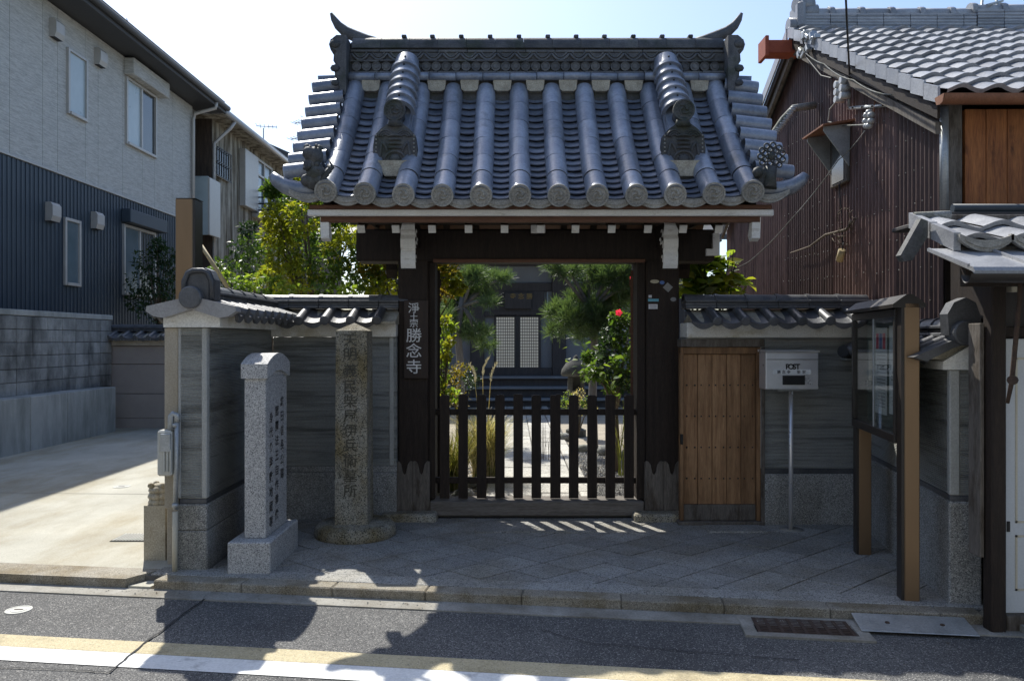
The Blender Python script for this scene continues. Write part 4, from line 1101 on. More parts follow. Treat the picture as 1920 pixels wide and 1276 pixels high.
# old pillar
op = thing('stone_pillar', 'tall weathered stone marker pillar with carved characters on a round base', 'monument', (-1.36, 6.45, 0))
px0, px1, py0, py1 = wx(629, 6.33), wx(688, 6.33), 6.33, 6.585
cxp, cyp = (px0+px1)/2, (py0+py1)/2
mb = MB(); vs = []
for z, s in ((.09, 1.04), (1.68, .985)):
    for sx, sy in ((-1, -1), (1, -1), (1, 1), (-1, 1)): vs.append((cxp+sx*(px1-px0)/2*s, cyp+sy*(py1-py0)/2*s, z))
vs.append((cxp, cyp, 1.745))
mb.add(vs, [(0, 1, 5, 4), (1, 2, 6, 5), (2, 3, 7, 6), (3, 0, 4, 7), (4, 5, 8), (5, 6, 8), (6, 7, 8), (7, 4, 8), (3, 2, 1, 0)])
shaft = mb.build('shaft', M['oldstone'], op)
mb = MB(); mb.lathe([(.325, -.02), (.335, .03), (.325, .075), (.29, .105), (.001, .108)], 28, Matrix.Translation((cxp+.01, cyp, 0))); mb.build('round_base', M['oldstone'], op)
its = []
txt = '天明義民柴屋伊兵衛墓所'
for ch, py in zip(txt, (637, 663, 694, 724, 752, 779, 806, 834, 862, 891, 919)):
    its.append((ch, (657-960)/F*6.33-px0, wz(py, 6.33), .118, .112))
lettering('carved_characters', its, M['carve'], op, (px0, 6.3232, 0), (1, 0, 0), (0, 0, 1), .008)

# carved guard stone by the driveway
gs = thing('guard_stone', 'short square stone post with a carved lotus head at the driveway corner', 'stone post', (-2.46, 5.62, 0))
x0, x1 = wx(272, 5.72), wx(312, 5.72); y0 = 5.70
MB().prism([(x0, y0), (x1, y0), (x1+.01, y0+.16), (x0+.01, y0+.16)], -.02, .395, 'z').build('shaft', M['guard'], gs)
mb = MB(); cx = (x0+x1)/2; cy = y0+.08
for z, r in ((.41, .075), (.455, .08), (.50, .072)):
    for k in range(8):
        a = 2*math.pi*k/8; mb.ball((cx+r*.62*math.cos(a), cy+r*.62*math.sin(a), z), .036, 8, (1, 1, .8))
    mb.ball((cx, cy, z), r*.8, 8, (1, 1, .6))
for k in range(4):
    a = 2*math.pi*k/4+.78; mb.ball((cx+.06*math.cos(a), cy+.06*math.sin(a), .535), .026, 8, (1, 1, .8))
mb.ball((cx, cy, .52), .055, 10, (1, 1, .5))
mb.build('lotus_head', M['guard'], gs)

# gas meter and pipes on the wall end
gm = thing('gas_meter', 'grey utility meter with galvanised riser pipe fixed to the wall end', 'meter', (-2.47, 5.50, 0))
MB().box(wx(300, 5.44), wx(327, 5.44), 5.39, 5.475, wz(890, 5.44), wz(805, 5.44), .012).build('meter_body', M['meter'], gm)
MB().box(wx(303, 5.4), wx(322, 5.4), 5.375, 5.392, wz(846, 5.4), wz(812, 5.4), .004).build('dial_cover', M['galv'], gm)
MB().box(wx(297, 5.4), wx(304, 5.4), 5.40, 5.45, wz(838, 5.4), wz(823, 5.4), .004).build('meter_tap', M['meter'], gm)
for k in range(3): MB().box(wx(306+k*6, 5.38), wx(309+k*6, 5.38), 5.377, 5.388, wz(884, 5.38), wz(842, 5.38), .002).build('casing_rib', M['meter'], gm)
xp = wx(332, 5.42)
MB().tube([(xp-.012, 5.42, wz(955, 5.42)), (xp, 5.42, wz(785, 5.42))], .0165, 12).build('riser_pipe', M['galv'], gm)
MB().tube([(xp, 5.42, wz(790, 5.42)), (xp, 5.42, wz(778, 5.42)), (xp-.03, 5.42, wz(775, 5.42)), (wx(321, 5.42), 5.42, wz(779, 5.42)), (wx(320, 5.42), 5.42, wz(806, 5.42))], .021, 12).build('elbow_pipe', M['galv'], gm)
MB().tube([(xp-.016, 5.42, -.02), (xp-.012, 5.42, wz(958, 5.42))], .0185, 12).build('sleeve_pipe', M['cream'], gm)
for py in (800, 950): MB().tube([(xp-.012, 5.42, wz(py, 5.42)), (xp-.012, 5.42, wz(py-7, 5.42))], .022, 12).build('coupling', M['galv'], gm)

# bronze post in the driveway behind the wall
bp = thing('bronze_post', 'tall brown bronze sign post standing behind the left wall', 'post', (-2.64, 6.35, 0))
MB().box(wx(328.5, 6.3), wx(360.5, 6.3), 6.30, 6.47, -.02, wz(372, 6.3), .006).build('post_face', M['bronze'], bp)
MB().box(wx(361, 6.31), wx(366, 6.31), 6.305, 6.465, -.02, wz(373, 6.3), .003).build('dark_channel', M['bronze_dark'], bp)
MB().box(wx(329.5, 6.3), wx(366, 6.3), 6.302, 6.468, wz(372, 6.3), wz(371, 6.3)).build('post_cap', M['bronze_dark'], bp)

# ================================================================== LETTERBOX
lb = thing('letterbox', 'stainless steel letterbox on a thin pole beside the side door', 'letterbox', (2.36, 6.6, 0))
bx0, bx1 = wx(1436, 6.5), wx(1535, 6.5); bz0, bz1 = wz(730, 6.5), wz(660, 6.5)
MB().box(bx0, bx1, 6.50, 6.68, bz0, bz1, .006).build('box_body', M['steel'], lb)
MB().prism([(6.49, bz1+.001), (6.70, bz1+.001), (6.70, bz1+.022), (6.485, bz1+.012)], bx0-.006, bx1+.006, 'x').build('lid', M['steel'], lb)
MB().box(bx0+.004, bx1-.004, 6.496, 6.4995, bz1-.062, bz1-.058).build('lid_seam', M['black'], lb)
MB().box(wx(1467, 6.5), wx(1509, 6.5), 6.492, 6.4995, wz(721, 6.5), wz(703, 6.5), .003).build('viewing_slot', M['black'], lb)
MB().box(wx(1466, 6.5), wx(1510, 6.5), 6.490, 6.4925, wz(703.5, 6.5), wz(702, 6.5)).build('slot_rim', M['steel'], lb)
nm_ = MB().box(wx(1449, 6.5), wx(1521, 6.5), 6.4965, 6.4995, wz(701.5, 6.5), wz(692, 6.5)).build('name_strip', M['paper'], lb)
its = [(ch, wx(px, 6.49)-bx0, wz(690.5-4, 6.49), .062, .062) for ch, px in zip('POST', (1477, 1483.5, 1490, 1496.5))]
lettering('post_lettering', its, M['ink'], lb, (bx0, 6.4955, 0), (1, 0, 0), (0, 0, 1), .03)
its = [(ch, wx(px, 6.49)-bx0, wz(697, 6.49), .031, .031) for ch, px in zip('勝念寺柴家', (1461, 1470, 1479.5, 1498, 1508))]
lettering('name_lettering', its, M['ink'], lb, (bx0, 6.4955, 0), (1, 0, 0), (0, 0, 1), .01)
MB().tube([(wx(1483, 6.6), 6.60, -.02), (wx(1483, 6.6), 6.60, bz0)], .0185, 14).build('pole', M['steel'], lb)
MB().box(wx(1457, 6.55), wx(1512, 6.55), 6.53, 6.67, bz0-.014, bz0-.001, .003).build('bracket', M['galv'], lb)
MB().box(wx(1485, 6.5), wx(1488, 6.5), 6.51, 6.53, bz0-.04, bz0-.014).build('padlock_tab', M['galv'], lb)
MB().lathe([(.10, -.02), (.10, .004), (.001, .004)], 20, Matrix.Translation((wx(1483, 6.6)+.01, 6.62, 0))).build('mortar_foot', M['gutter'], lb)

# ================================================================== NOTICE BOARD
nbo = thing('notice_board', 'glazed notice board with papers between two bronze posts', 'notice board', (2.55, 5.35, 0))
NA = Vector((2.40, 4.81, 0)); ND = (Vector((2.585, 5.86, 0))-NA).normalized(); NM_ = uvz(NA, ND)       # u into depth, v to the left = glass side
Ln = 1.06
def nbx(nm, u0, u1, v0, v1, z0, z1, m, b=.003, root=nbo): return MB().box(u0, u1, v0, v1, z0, z1, b, NM_).build(nm, M[m], root)
nbx('post', .0, .10, -.105, -.018, -.02, 1.832, 'bronze', .005)
nbx('post_channel', .004, .10, -.0175, .0, -.02, 1.83, 'bronze_dark', .002)
nbx('post', Ln, Ln+.10, -.105, -.018, -.02, .955, 'bronze', .005)
nbx('post_channel', Ln+.004, Ln+.10, -.0175, .0, -.02, .955, 'bronze_dark', .002)
z0, z1 = .962, 1.80
nbx('back_panel', .101, Ln+.10, -.105, -.09, z0, z1, 'felt', 0)
nbx('case_bottom', .101, Ln+.10, -.09, .012, z0-.01, z0+.045, 'bronze_dark')
nbx('case_top', .101, Ln+.10, -.09, .012, z1-.05, z1, 'bronze_dark')
nbx('case_side', .101, .135, -.09, .012, z0+.046, z1-.051, 'bronze_dark')
nbx('case_side', Ln+.06, Ln+.10, -.09, .012, z0+.046, z1-.051, 'bronze_dark')
nbx('glass_pane', .136, .60, .000, .003, z0+.046, z1-.051, 'glass', 0)
nbx('glass_pane', .585, Ln+.059, -.008, -.005, z0+.046, z1-.051, 'glass', 0)
nbx('sliding_stile', .582, .602, .0035, .010, z0+.046, z1-.051, 'galv', .001)
MB().prism([(-.14, 1.803), (.05, 1.803), (.05, 1.825), (-.03, 1.885), (-.065, 1.885), (-.14, 1.825)], .0, Ln+.14, 'x', NM_).build('case_roof', M['bronze_dark'], nbo)
pp = [(.17, .56, 1.10, 1.70, 'paper'), (.62, .92, 1.08, 1.69, 'paper'), (.93, 1.08, 1.30, 1.60, 'decal_cream'), (.18, .40, 1.03, 1.09, 'paper')]
for k, (a, b, c, d, m) in enumerate(pp):
    p_ = nbx('poster', a, b, -.0895, -.087-.001*k, c, d, m, 0)
    if k < 2:
        mb = MB()
        for q in range(16):
            z = d-.20-q*.024
            if z > c+.03: mb.box(a+.03, b-.03-rnd.uniform(0, .1), -.0865, -.0862, z, z+.006, 0, NM_)
        tag(mb.build('printed_lines', M['decal_grey'], p_), kind='stuff')
        for q, mm_ in enumerate(('flower', 'decal_blue', 'flower')):
            if k == 1: nbx('printed_picture', a+.03+q*.08, a+.09+q*.08, -.0865, -.0860, d-.15, d-.04, mm_, 0, p_)

# floodlight on the right wall
fl = thing('floodlight', 'small black floodlight fixed to the plaster wall behind the notice board', 'lamp', (2.9, 6.7, 1.5))
c = W(1590, 660, 6.62)
MB().tube([(c.x-.06, 6.58, c.z+.01), (c.x+.05, 6.66, c.z-.01)], [.052, .045], 14).build('lamp_housing', M['black'], fl)
for k in range(4): MB().tube([(c.x-.05+.022*k, 6.585+.016*k, c.z+.008-.004*k), (c.x-.044+.022*k, 6.589+.016*k, c.z+.007-.004*k)], .057-.002*k, 14).build('cooling_rib', M['black'], fl)
MB().box(c.x+.01, c.x+.06, 6.68, 6.80, c.z-.07, c.z-.03, .004).build('bracket', M['galv'], fl)
MB().box(c.x+.02, c.x+.10, 6.64, 6.70, c.z+.02, c.z+.05, .01).build('sensor', M['doorwhite'], fl)

# ================================================================== LEFT SIDE
# retaining wall, block wall, garage wall
rt = thing('retaining_wall', 'low pale concrete retaining wall along the driveway', 'wall', (-7.0, 10, 0))
y = 7.0; edges = [7.0, 8.6, 10.2, 11.35, 12.3, 13.15, 13.8]
for a, b in zip(edges[:-1], edges[1:]):
    MB().box(-7.6, -7.0, a+.004, b-.004, -.05, .785, .012).build('concrete_panel', M['conc'], rt)
bw = thing('block_wall', 'stained grey concrete block wall above the low retaining wall', 'wall', (-7.3, 11, .78))
bm_ = MB().box(0, .19, 0, .39, 0, .19, .006).mesh('concrete_block', M['block'])
MB().box(-7.56, -7.35, 7.0, 14.29, .74, 1.98).build('mortar_core', M['block'], bw)
for r_ in range(6):
    off = .2 if r_ % 2 else 0
    for k in range(11):
        yb = 9.95+k*.39+off*0
        if yb > 14.1: break
        inst('concrete_block', bm_, bw, (-7.35+rnd.uniform(-.004, .004)-.17+.03, yb, .785+r_*.197), Matrix.Diagonal((1, .985, 1)))
MB().box(-7.6, -7.30, 7.0, 14.29, 1.97, 2.06, .01).build('wall_coping', M['conc'], bw)
gw = thing('garage_wall', 'plain panelled wall with dark tile coping at the back of the driveway', 'wall', (-6, 14.3, 0))
for k, (a, b) in enumerate(((-.02, .17), (.18, .62), (.63, 1.16), (1.17, 1.5))):
    MB().box(-7.5, -3.0, 14.30, 14.4, a, b, .006).build('shutter_panel', M['shutter'], gw)
MB().box(-7.5, -3.0, 14.24, 14.5, 1.505, 1.60, .006).build('plaster_band', M['beige'], gw)
wall_cap(gw, (-7.5, 14.45), (-3.0, 14.45), .34, 1.66, 1.78, (-1,), .24)

# two-storey house on the left
lh = thing('modern_house', 'two storey house with beige upper cladding over navy metal siding', 'house', (-8, 14, 0))
HX = -8.0
def hy(px): return HX/((px-960)/F)
def hz(px, py): return wz(py, hy(px))
ZB = 4.53
MB().box(-16, HX-.03, 6, 19.58, 1.6, 7.5).build('wall_core', M['siding'], lh)
edges = [6.0]+[hy(p) for p in (-80, -30, 18, 80, 108, 160, 184, 230, 267, 290, 323, 361)]
for a, b in zip(edges[:-1], edges[1:]): MB().box(HX-.025, HX, a+.004, b-.004, ZB+.05, 7.45, .003).build('siding_panel', M['siding'], lh)
MB().box(HX-.02, HX+.03, 6, 19.6, ZB, ZB+.045, .004).build('floor_band', M['alu'], lh)
mb = MB(); y = 6.0
while y < 19.55:
    mb.box(HX-.02, HX+.006, y, y+.045, 1.6, ZB-.004); mb.box(HX-.02, HX-.004, y+.045, y+.118, 1.6, ZB-.004); y += .118
tag(mb.build('metal_siding', M['navy'], lh, fix=False), kind='stuff')
def hwin(px0, px1, pyt0, pyb0, pyt1, pyb1, pane, nm='window', split=0, proud=.05, parent=lh):
    ya, yb = hy(px0), hy(px1); zt = (hz(px0, pyt0)+hz(px1, pyt1))/2; zb = (hz(px0, pyb0)+hz(px1, pyb1))/2
    mb = MB(); t = .055
    mb.box(HX-.01, HX+proud, ya, ya+t, zb, zt, .004); mb.box(HX-.01, HX+proud, yb-t, yb, zb, zt, .004)
    mb.box(HX-.01, HX+proud-.003, ya+t, yb-t, zt-t, zt, .004); mb.box(HX-.01, HX+proud+.02, ya+t, yb-t, zb, zb+t, .004)
    if split: mb.box(HX-.01, HX+proud-.01, (ya+yb)/2-.03, (ya+yb)/2+.03, zb+t, zt-t, .003)
    o = mb.build(nm, M['alu'], parent)
    if split:
        MB().box(HX-.01, HX+.01, ya+t, (ya+yb)/2-.03, zb+t, zt-t).build('pane', M[pane], o)
        MB().box(HX-.01, HX+.004, (ya+yb)/2+.03, yb-t, zb+t, zt-t).build('pane', M['pane_dark'], o)
    else: MB().box(HX-.01, HX+.015, ya+t, yb-t, zb+t, zt-t).build('pane', M[pane], o)
    return o, ya, yb, zb, zt
hwin(124, 161, 90, 215, 110, 228, 'pane_pale')
o, ya, yb, zb, zt = hwin(234, 291, 145, 268, 178, 299, 'pane_pale', split=1)
MB().box(HX, HX+.22, ya-.05, yb+.25, zt+.02, zt+.36, .015).build('shutter_box', M['siding'], lh)
hwin(118, 148, 407, 533, 414, 539, 'pane')
o, ya, yb, zb, zt = hwin(229, 289, 424, 552, 432, 560, 'pane', split=1)
MB().box(HX, HX+.20, ya-.05, yb+.25, zt+.02, zt+.30, .015).build('shutter_box', M['navy'], lh)
for px, py in ((100, 57), (183, 110), (93, 399), (177, 415)):
    y0 = hy(px); z0 = hz(px, py)
    v_ = MB().prism([(HX, z0-.15), (HX+.10, z0-.15), (HX+.13, z0-.06), (HX+.13, z0+.12), (HX+.09, z0+.17), (HX, z0+.17)], y0-.13, y0+.13, 'y').build('vent_hood', M['alu'], lh)
    MB().box(HX+.01, HX+.10, y0-.11, y0+.11, z0-.157, z0-.150).build('vent_mesh', M['black'], v_)
# eave, gutter, roof
MB().box(HX-.1, -7.46, 5.5, 20.2, 7.47, 7.52).build('soffit', M['soffit'], lh)
MB().box(-7.46, -7.40, 5.5, 20.25, 7.46, 7.64, .01).build('fascia', M['soffit'], lh)
MB().tube([(-7.36, 5.5, 7.60), (-7.36, 20.25, 7.60)], .07, 10).build('gutter', M['soffit'], lh)
rf = MB().prism([(-7.38, 7.66), (-12, 9.3), (-16.6, 7.66)], 5.5, 20.3, 'y').build('roof', M['soffit'], lh)
rtm = MB().box(-.02, .30, .004, .29, 0, .03, .004).mesh('roof_tile', M['soffit'])
for k in range(48):
    inst('roof_tile', rtm, rf, (-7.36, 6.0+k*.297, 7.67), frame((-.942, 0, .334), (0, -1, 0), (.334, 0, .942)))
MB().tube([(HX+.06, 19.45, 1.6), (HX+.06, 19.45, 7.1), (HX+.10, 19.46, 7.25), (-7.40, 19.5, 7.40), (-7.38, 19.5, 7.55)], .045, 8).build('downpipe', M['alu'], lh)

# old stained house beyond
oh = thing('old_house', 'older house with rain stained stucco and a long low eave', 'house', (-8, 24, 0))
OX = -8.07
def oy(px): return OX/((px-960)/F)
MB().box(-14, OX, 21.0, 28.6, -.1, 7.7).build('wall', M['stucco'], oh)
MB().box(-14, OX+.01, 20.96, 20.998, -.1, 7.7).build('front_cladding', M['brownwall'], oh)
MB().prism([(-7.62, 7.55), (-7.62, 7.68), (-11, 8.9), (-14.5, 7.68), (-14.5, 7.5)], 20.55, 29.0, 'y').build('roof', M['stucco'], oh)
MB().box(-7.66, -7.56, 20.5, 29.05, 7.56, 7.74, .01).build('fascia', M['alu'], oh)
MB().tube([(-7.55, 20.5, 7.60), (-7.55, 29.05, 7.60)], .06, 8).build('gutter', M['alu'], oh)
MB().tube([(OX+.05, oy(398), -.1), (OX+.05, oy(398), 6.9), (-7.66, oy(403), 7.35), (-7.56, oy(405), 7.55)], .05, 8).build('downpipe', M['alu'], oh)
def owin(px0, px1, py0, py1, nm):
    a, b = oy(px0), oy(px1); zt = wz(py0, a); zb = wz(py1, a)
    return a, b, zb, zt
a, b, zb, zt = owin(401, 427, 275, 328, 'w')
o = MB().box(OX, OX+.05, a, b, zb, zt, .01).build('window', M['pane_dark'], oh)
for k in range(7): MB().box(OX+.08, OX+.10, a+k*(b-a)/6-.015, a+k*(b-a)/6+.015, zb, zt).build('window_bar', M['black'], o)
for k in range(3): MB().box(OX+.10, OX+.115, a, b, zb+k*(zt-zb)/2-.015, zb+k*(zt-zb)/2+.015).build('window_bar', M['black'], o)
a, b, zb, zt = owin(449, 474, 278, 385, 'w')
MB().box(OX, OX+.18, a, b, zb, zt, .01).build('shutter_case', M['alu'], oh)
a, b, zb, zt = owin(474, 506, 293, 395, 'w')
o = MB().box(OX, OX+.04, a, b, zb, zt).build('window', M['pane'], oh)
for yy in (a, (a+b)/2, b-.08): MB().box(OX+.03, OX+.09, yy, yy+.08, zb, zt, .004).build('frame', M['alu'], o)
for zz in (zb, zb+(zt-zb)*.68, zt-.07): MB().box(OX+.03, OX+.095, a, b, zz, zz+.07, .004).build('frame', M['alu'], o)
rl = MB(); ya, yb = oy(474), oy(514); zz = wz(400, ya)
for k in range(4): rl.tube([(OX+.02, ya, zz+.1+k*.20), (OX+.5, ya, zz+.1+k*.20), (OX+.5, yb, zz+.1+k*.20), (OX+.02, yb, zz+.1+k*.20)], .025, 6)
for k in range(6): rl.tube([(OX+.5, ya+k*(yb-ya)/5, zz), (OX+.5, ya+k*(yb-ya)/5, zz+.72)], .02, 6)
tag(rl.build('balcony_rail', M['black'], oh), kind='stuff')
MB().box(OX, OX+.55, ya-.1, yb+.1, zz-.12, zz+.0).build('balcony_floor', M['alu'], oh)
MB().box(-8.62, -7.86, 20.2, 20.25, wz(440, 20.2), wz(330, 20.2), .01).build('balcony_panel', M['pane_pale'], oh)
MB().box(-7.88, -7.82, 20.2, 20.95, wz(440, 20.2), wz(332, 20.2), .01).build('balcony_side', M['alu'], oh)
th = thing('far_house', 'dark tiled house roof showing behind the old stained house', 'house', (-8.2, 33, 0))
MB().box(-14, -8.3, 29.4, 38, -.1, 8.3).build('wall', M['brownwall'], th)
MB().prism([(-7.7, 8.2), (-7.7, 8.35), (-11, 9.8), (-14.3, 8.35), (-14.3, 8.2)], 29.2, 38.4, 'y').build('roof', M['soffit'], th)

def antenna(label, x, y, z0, z1, els, az):
    t = thing('tv_antenna', label, 'antenna', (x, y, z0), 'rooftop antennas')
    MB().tube([(x, y, z0), (x, y, z1)], .022, 6).build('mast', M['galv'], t)
    d = Vector((math.cos(az), math.sin(az), 0)); n = Vector((-d.y, d.x, 0))
    for zz, L, cnt in els:
        MB().tube([Vector((x, y, zz))-d*L*.35, Vector((x, y, zz))+d*L*.65], .016, 6).build('boom', M['galv'], t)
        for k in range(cnt):
            p = Vector((x, y, zz))+d*L*(-.35+k/(cnt-1)); h = .34-.16*k/cnt
            MB().tube([p-n*h+Vector((0, 0, .0)), p+n*h+Vector((0, 0, .12 if k == 0 else 0))], .011, 5).build('element', M['galv'], t)
Y = 30
antenna('single arrow shaped antenna on the roof beyond the stained house', wx(494, Y), Y, 8.6, wz(240, Y), [(wz(237, Y), .75, 6)], .25)
antenna('taller double antenna next to the gate roof edge', wx(567, Y), Y, 8.2, wz(226, Y), [(wz(229, Y), .6, 5), (wz(258, Y), .9, 6)], 2.7)
antenna('small antenna above the roof edge of the modern house', wx(216, 22), 22, 8.4, wz(33, 22), [(wz(38, 22), .5, 5)], .3)

# ================================================================== RIGHT: OLD TOWN HOUSE
tw = thing('town_house', 'old town house with brown corrugated iron gable and tiled roof', 'house', (4, 6, 0))
GX, VX = 3.2, 3.05
EY, EZ, RYY, RZ = 5.58, 3.35, 8.60, 5.0
SLP = (RZ-EZ)/(RYY-EY); CY = 5.75
def roofz(y): return EZ+SLP*(min(y, 2*RYY-y)-EY)
# corrugated gable wall: one sheet after the other
ys = [CY+.06+k*.64 for k in range(10)]
for i, (a, b) in enumerate(zip(ys[:-1], ys[1:])):
    def fn(u, v, a=a, b=b):
        y = a+(b+.03-a)*u; zt = roofz(y)-.12; z = -.05+(zt+.05)*v
        return (GX+.011*math.cos((y-CY)*2*math.pi/.064)+(.006 if i % 2 else 0), y, z)
    mb = MB(); mb.grid(fn, 80, 1); mb.build('corrugated_sheet', M['corr'], tw, fix=False)
MB().prism([(CY+.05, -.1), (CY+.05, roofz(CY)-.15), (RYY, RZ-.15), (11.4, roofz(11.4)-.15), (11.4, -.1)], GX+.02, 9.0, 'x').build('wall_core', M['wood_dark'], tw)
# nails in rows
nl = MB()
r3 = random.Random(5)
for zz in [1.9+.26*k for k in range(9)]:
    for k in range(26):
        y = 5.95+k*.128+r3.uniform(-.03, .03)
        if zz < roofz(y)-.3 and r3.random() < .75: nl.ball((GX-.010, y, zz+r3.uniform(-.012, .012)+.04*(y-6)), .007, 4)
tag(nl.build('nail_head', M['stone_grey'], tw), kind='stuff')
# upper front wall: burnt cedar boards
n = 8; a = GX+.13; wd = .155
cz0, cz1 = 2.55, EZ-.05
MB().box(GX-.02, GX+.10, CY-.03, CY+.06, 2.3, roofz(CY)-.06, .006).build('corner_post', M['wood_grey'], tw)
MB().tube([(GX-.045, CY-.05, 2.55), (GX-.045, CY-.05, 3.30)], .03, 10).build('downpipe', M['galv'], tw)
for k in range(13):
    MB().box(a+k*wd+.0015, a+(k+1)*wd-.0015, CY-.012+rnd.uniform(-.002, .002), CY+.03, cz0, cz1, .003).build('cedar_plank', M['wood_orange'], tw)
MB().box(GX+.1, 5.4, CY-.05, CY-.014, cz0-.03, cz0+.02, .004).build('base_flashing', M['bronze_dark'], tw)
# main roof tiles
tr = MB().add([(VX+.02, EY, EZ-.03), (9, EY, EZ-.03), (9, RYY, RZ-.03), (VX+.02, RYY, RZ-.03)], [(0, 1, 2, 3)]).add([(VX+.02, 2*RYY-EY, EZ-.03), (9, 2*RYY-EY, EZ-.03), (9, RYY, RZ-.03), (VX+.02, RYY, RZ-.03)], [(0, 1, 2, 3)]).build('roof', M['tile_dark'], tw, fix=False)
def san_tile(wd, L):
    mb = MB(); n = 10
    def zf(u): return .024*math.sin((u-.12)*2*math.pi*.92)*(1 if u < .55 else .75)+.008
    mb.grid(lambda u, v: ((u-.5)*wd*1.04, v*L, zf(u)+.034*(1-v)), n, 1)
    vs = [((i/n-.5)*wd*1.04, 0, zf(i/n)+.034) for i in range(n+1)]+[((i/n-.5)*wd*1.04, .004, zf(i/n)+.004) for i in range(n+1)]
    mb.add(vs, [[i, i+1, n+2+i, n+1+i] for i in range(n)], False)
    return mb.mesh('roof_tile', M['tile_house'], fix=False)
TT = Vector((0, 1, SLP)).normalized(); NN = Vector((0, -TT.z, TT.y)); LR = (Vector((0, RYY, RZ))-Vector((0, EY, EZ))).length
rows, tw_ = 16, .25
stm = san_tile(tw_, LR/rows*1.12)
for k in range(13):
    for r_ in range(rows):
        x = VX+.16+k*tw_
        p = Vector((x, EY-.05, EZ+.0))+TT*(r_*LR/rows)
        if x > (p.y*.66)+.4: continue
        inst('roof_tile', stm, tr, p+NN*rnd.uniform(.0, .006), frame((1, 0, rnd.uniform(-.01, .01)), TT, NN))
# verge tiles, barge boards, ridge beam end
for r_ in range(rows):
    p = Vector((VX-.015, EY-.04, EZ+.02))+TT*(r_*LR/rows); q = p+TT*(LR/rows*1.02)
    MB().prism([(p.y, p.z-.085), (q.y, q.z-.105), (q.y, q.z+.012), (p.y, p.z+.032)], VX-.03, VX-.012, 'x').build('verge_tile', M['galv'] if r_ < 0 else M['tile_house'], tr)
for sg in (0, 1):
    f = (lambda y: y) if sg == 0 else (lambda y: 2*RYY-y)
    MB().prism([(f(EY+.02), EZ-.16), (f(EY+.02), EZ-.07), (f(RYY), RZ-.07), (f(RYY), RZ-.17)], VX+.0, VX+.022, 'x').build('barge_board', M['wood_dark'], tw)
    MB().prism([(f(EY+.1), EZ-.25), (f(EY+.1), EZ-.165), (f(RYY), RZ-.175), (f(RYY), RZ-.25)], VX+.03, VX+.07, 'x').build('lower_barge_board', M['wood_grey'], tw)
MB().prism([(2*RYY-EY, EZ-.09), (RYY, RZ-.1), (RYY, RZ+.03), (2*RYY-EY, EZ+.04)], VX-.03, VX-.012, 'x').build('rear_verge', M['tile_house'], tr)
rb_ = MB().box(VX-.26, VX+.1, RYY-.10, RYY+.10, RZ-.27, RZ-.13, .004); rb_.box(VX-.30, VX-.26, RYY-.13, RYY+.13, RZ-.31, RZ-.09, .006)
rb_.build('ridge_beam_end', M['redpaint'], tw)
for k in range(2): MB().box(VX+.05, GX+.02, EY+.7+k*1.2, EY+.82+k*1.2, roofz(EY+.76+k*1.2)-.27, roofz(EY+.76+k*1.2)-.13).build('purlin_end', M['wood_dark'], tw)
# gutter
g_ = half_tube(.062, .062, 6.0, 10, .004, 180, 360).add([], [])
MB().add([(VX-.04+v.y, EY-.09+v.x, EZ-.03+v.z) for v in g_.v], g_.f, True).build('gutter', M['copper'], tw, fix=False)
MB().prism([(EY-.152+.0, EZ-.03), (EY-.028, EZ-.03), (EY-.05, EZ-.085), (EY-.09, EZ-.094), (EY-.13, EZ-.085)], VX-.046, VX-.04, 'x').build('gutter_end', M['copper'], tw)
# ridge: layered tiles with caps
rg = node('ridge', tw)
def ridge_run(x0, x1, z0, layers):
    z = z0
    for k in range(layers):
        x = x0
        while x < x1-.01:
            LL = min(.29, x1-x); MB().box(x+.002, x+LL-.002, RYY-.12+rnd.uniform(-.004, .004), RYY+.12, z, z+.030, .004).build('noshi_tile', M['tile_house'], rg); x += .29
        z += .033
    x = x0
    while x < x1-.05:
        LL = min(.33, x1-x)
        MB().tube([(x, RYY, z+.02), (x+LL-.005, RYY, z+.02)], .075, 10).build('ridge_cap_tile', M['tile_house'], rg)
        MB().tube([(x-.03, RYY, z+.02), (x+.03, RYY, z+.02)], .09, 10).build('ridge_collar', M['tile_house'], rg); x += .33
ridge_run(VX+.12, 5.05, RZ-.01, 5)
ridge_run(5.06, 7.6, RZ+.0, 6)
mb = MB(); mb.tube([(VX-.02, RYY-.02, RZ+.05), (VX+.3, RYY-.02, RZ+.05)], .085, 12); mb.tube([(VX+.06, RYY, RZ+.20), (VX+.3, RYY, RZ+.20)], .09, 12); mb.tube([(VX+.05, RYY-.05, RZ+.28), (VX+.25, RYY, RZ+.28)], .075, 12)
mb.box(VX+.05, VX+.14, RYY-.16, RYY+.16, RZ-.02, RZ+.30, .04); mb.build('ridge_end_tile', M['tile_house'], rg)
# pent roof over the ground floor front
pr = node('pent_roof', tw)
PX0 = 2.47
PT = Vector((0, 1, .40)).normalized(); PN = Vector((0, -PT.z, PT.y))
MB().prism([(4.40, 2.13), (4.92, 2.335), (4.92, 2.30), (4.40, 2.09)], PX0+.05, 6.5, 'x').build('roof_board', M['wood_grey'], pr)
ptm = san_tile(.285, .30)
for k in range(8):
    for r_ in range(2):
        p = Vector((PX0+.16+k*.285, 4.36, 2.135))+PT*(r_*.26)
        inst('pent_tile', ptm, pr, p+PN*rnd.uniform(0, .016), frame((1, 0, rnd.uniform(-.03, .03)), PT, PN))
        if r_ == 0: inst('eave_tile', eave_m, pr, p+Vector((0, -.01, .035)), frame((1, 0, rnd.uniform(-.02, .02)), (0, 1, 0), (0, 0, 1)))
MB().prism([(PX0-.03, 2.30), (PX0-.07, 2.315), (PX0-.19, 2.10), (PX0-.17, 2.065), (PX0-.12, 2.07), (PX0-.03, 2.21)], 4.58, 4.64, 'y').build('verge_tile', M['tile_dark'], pr)
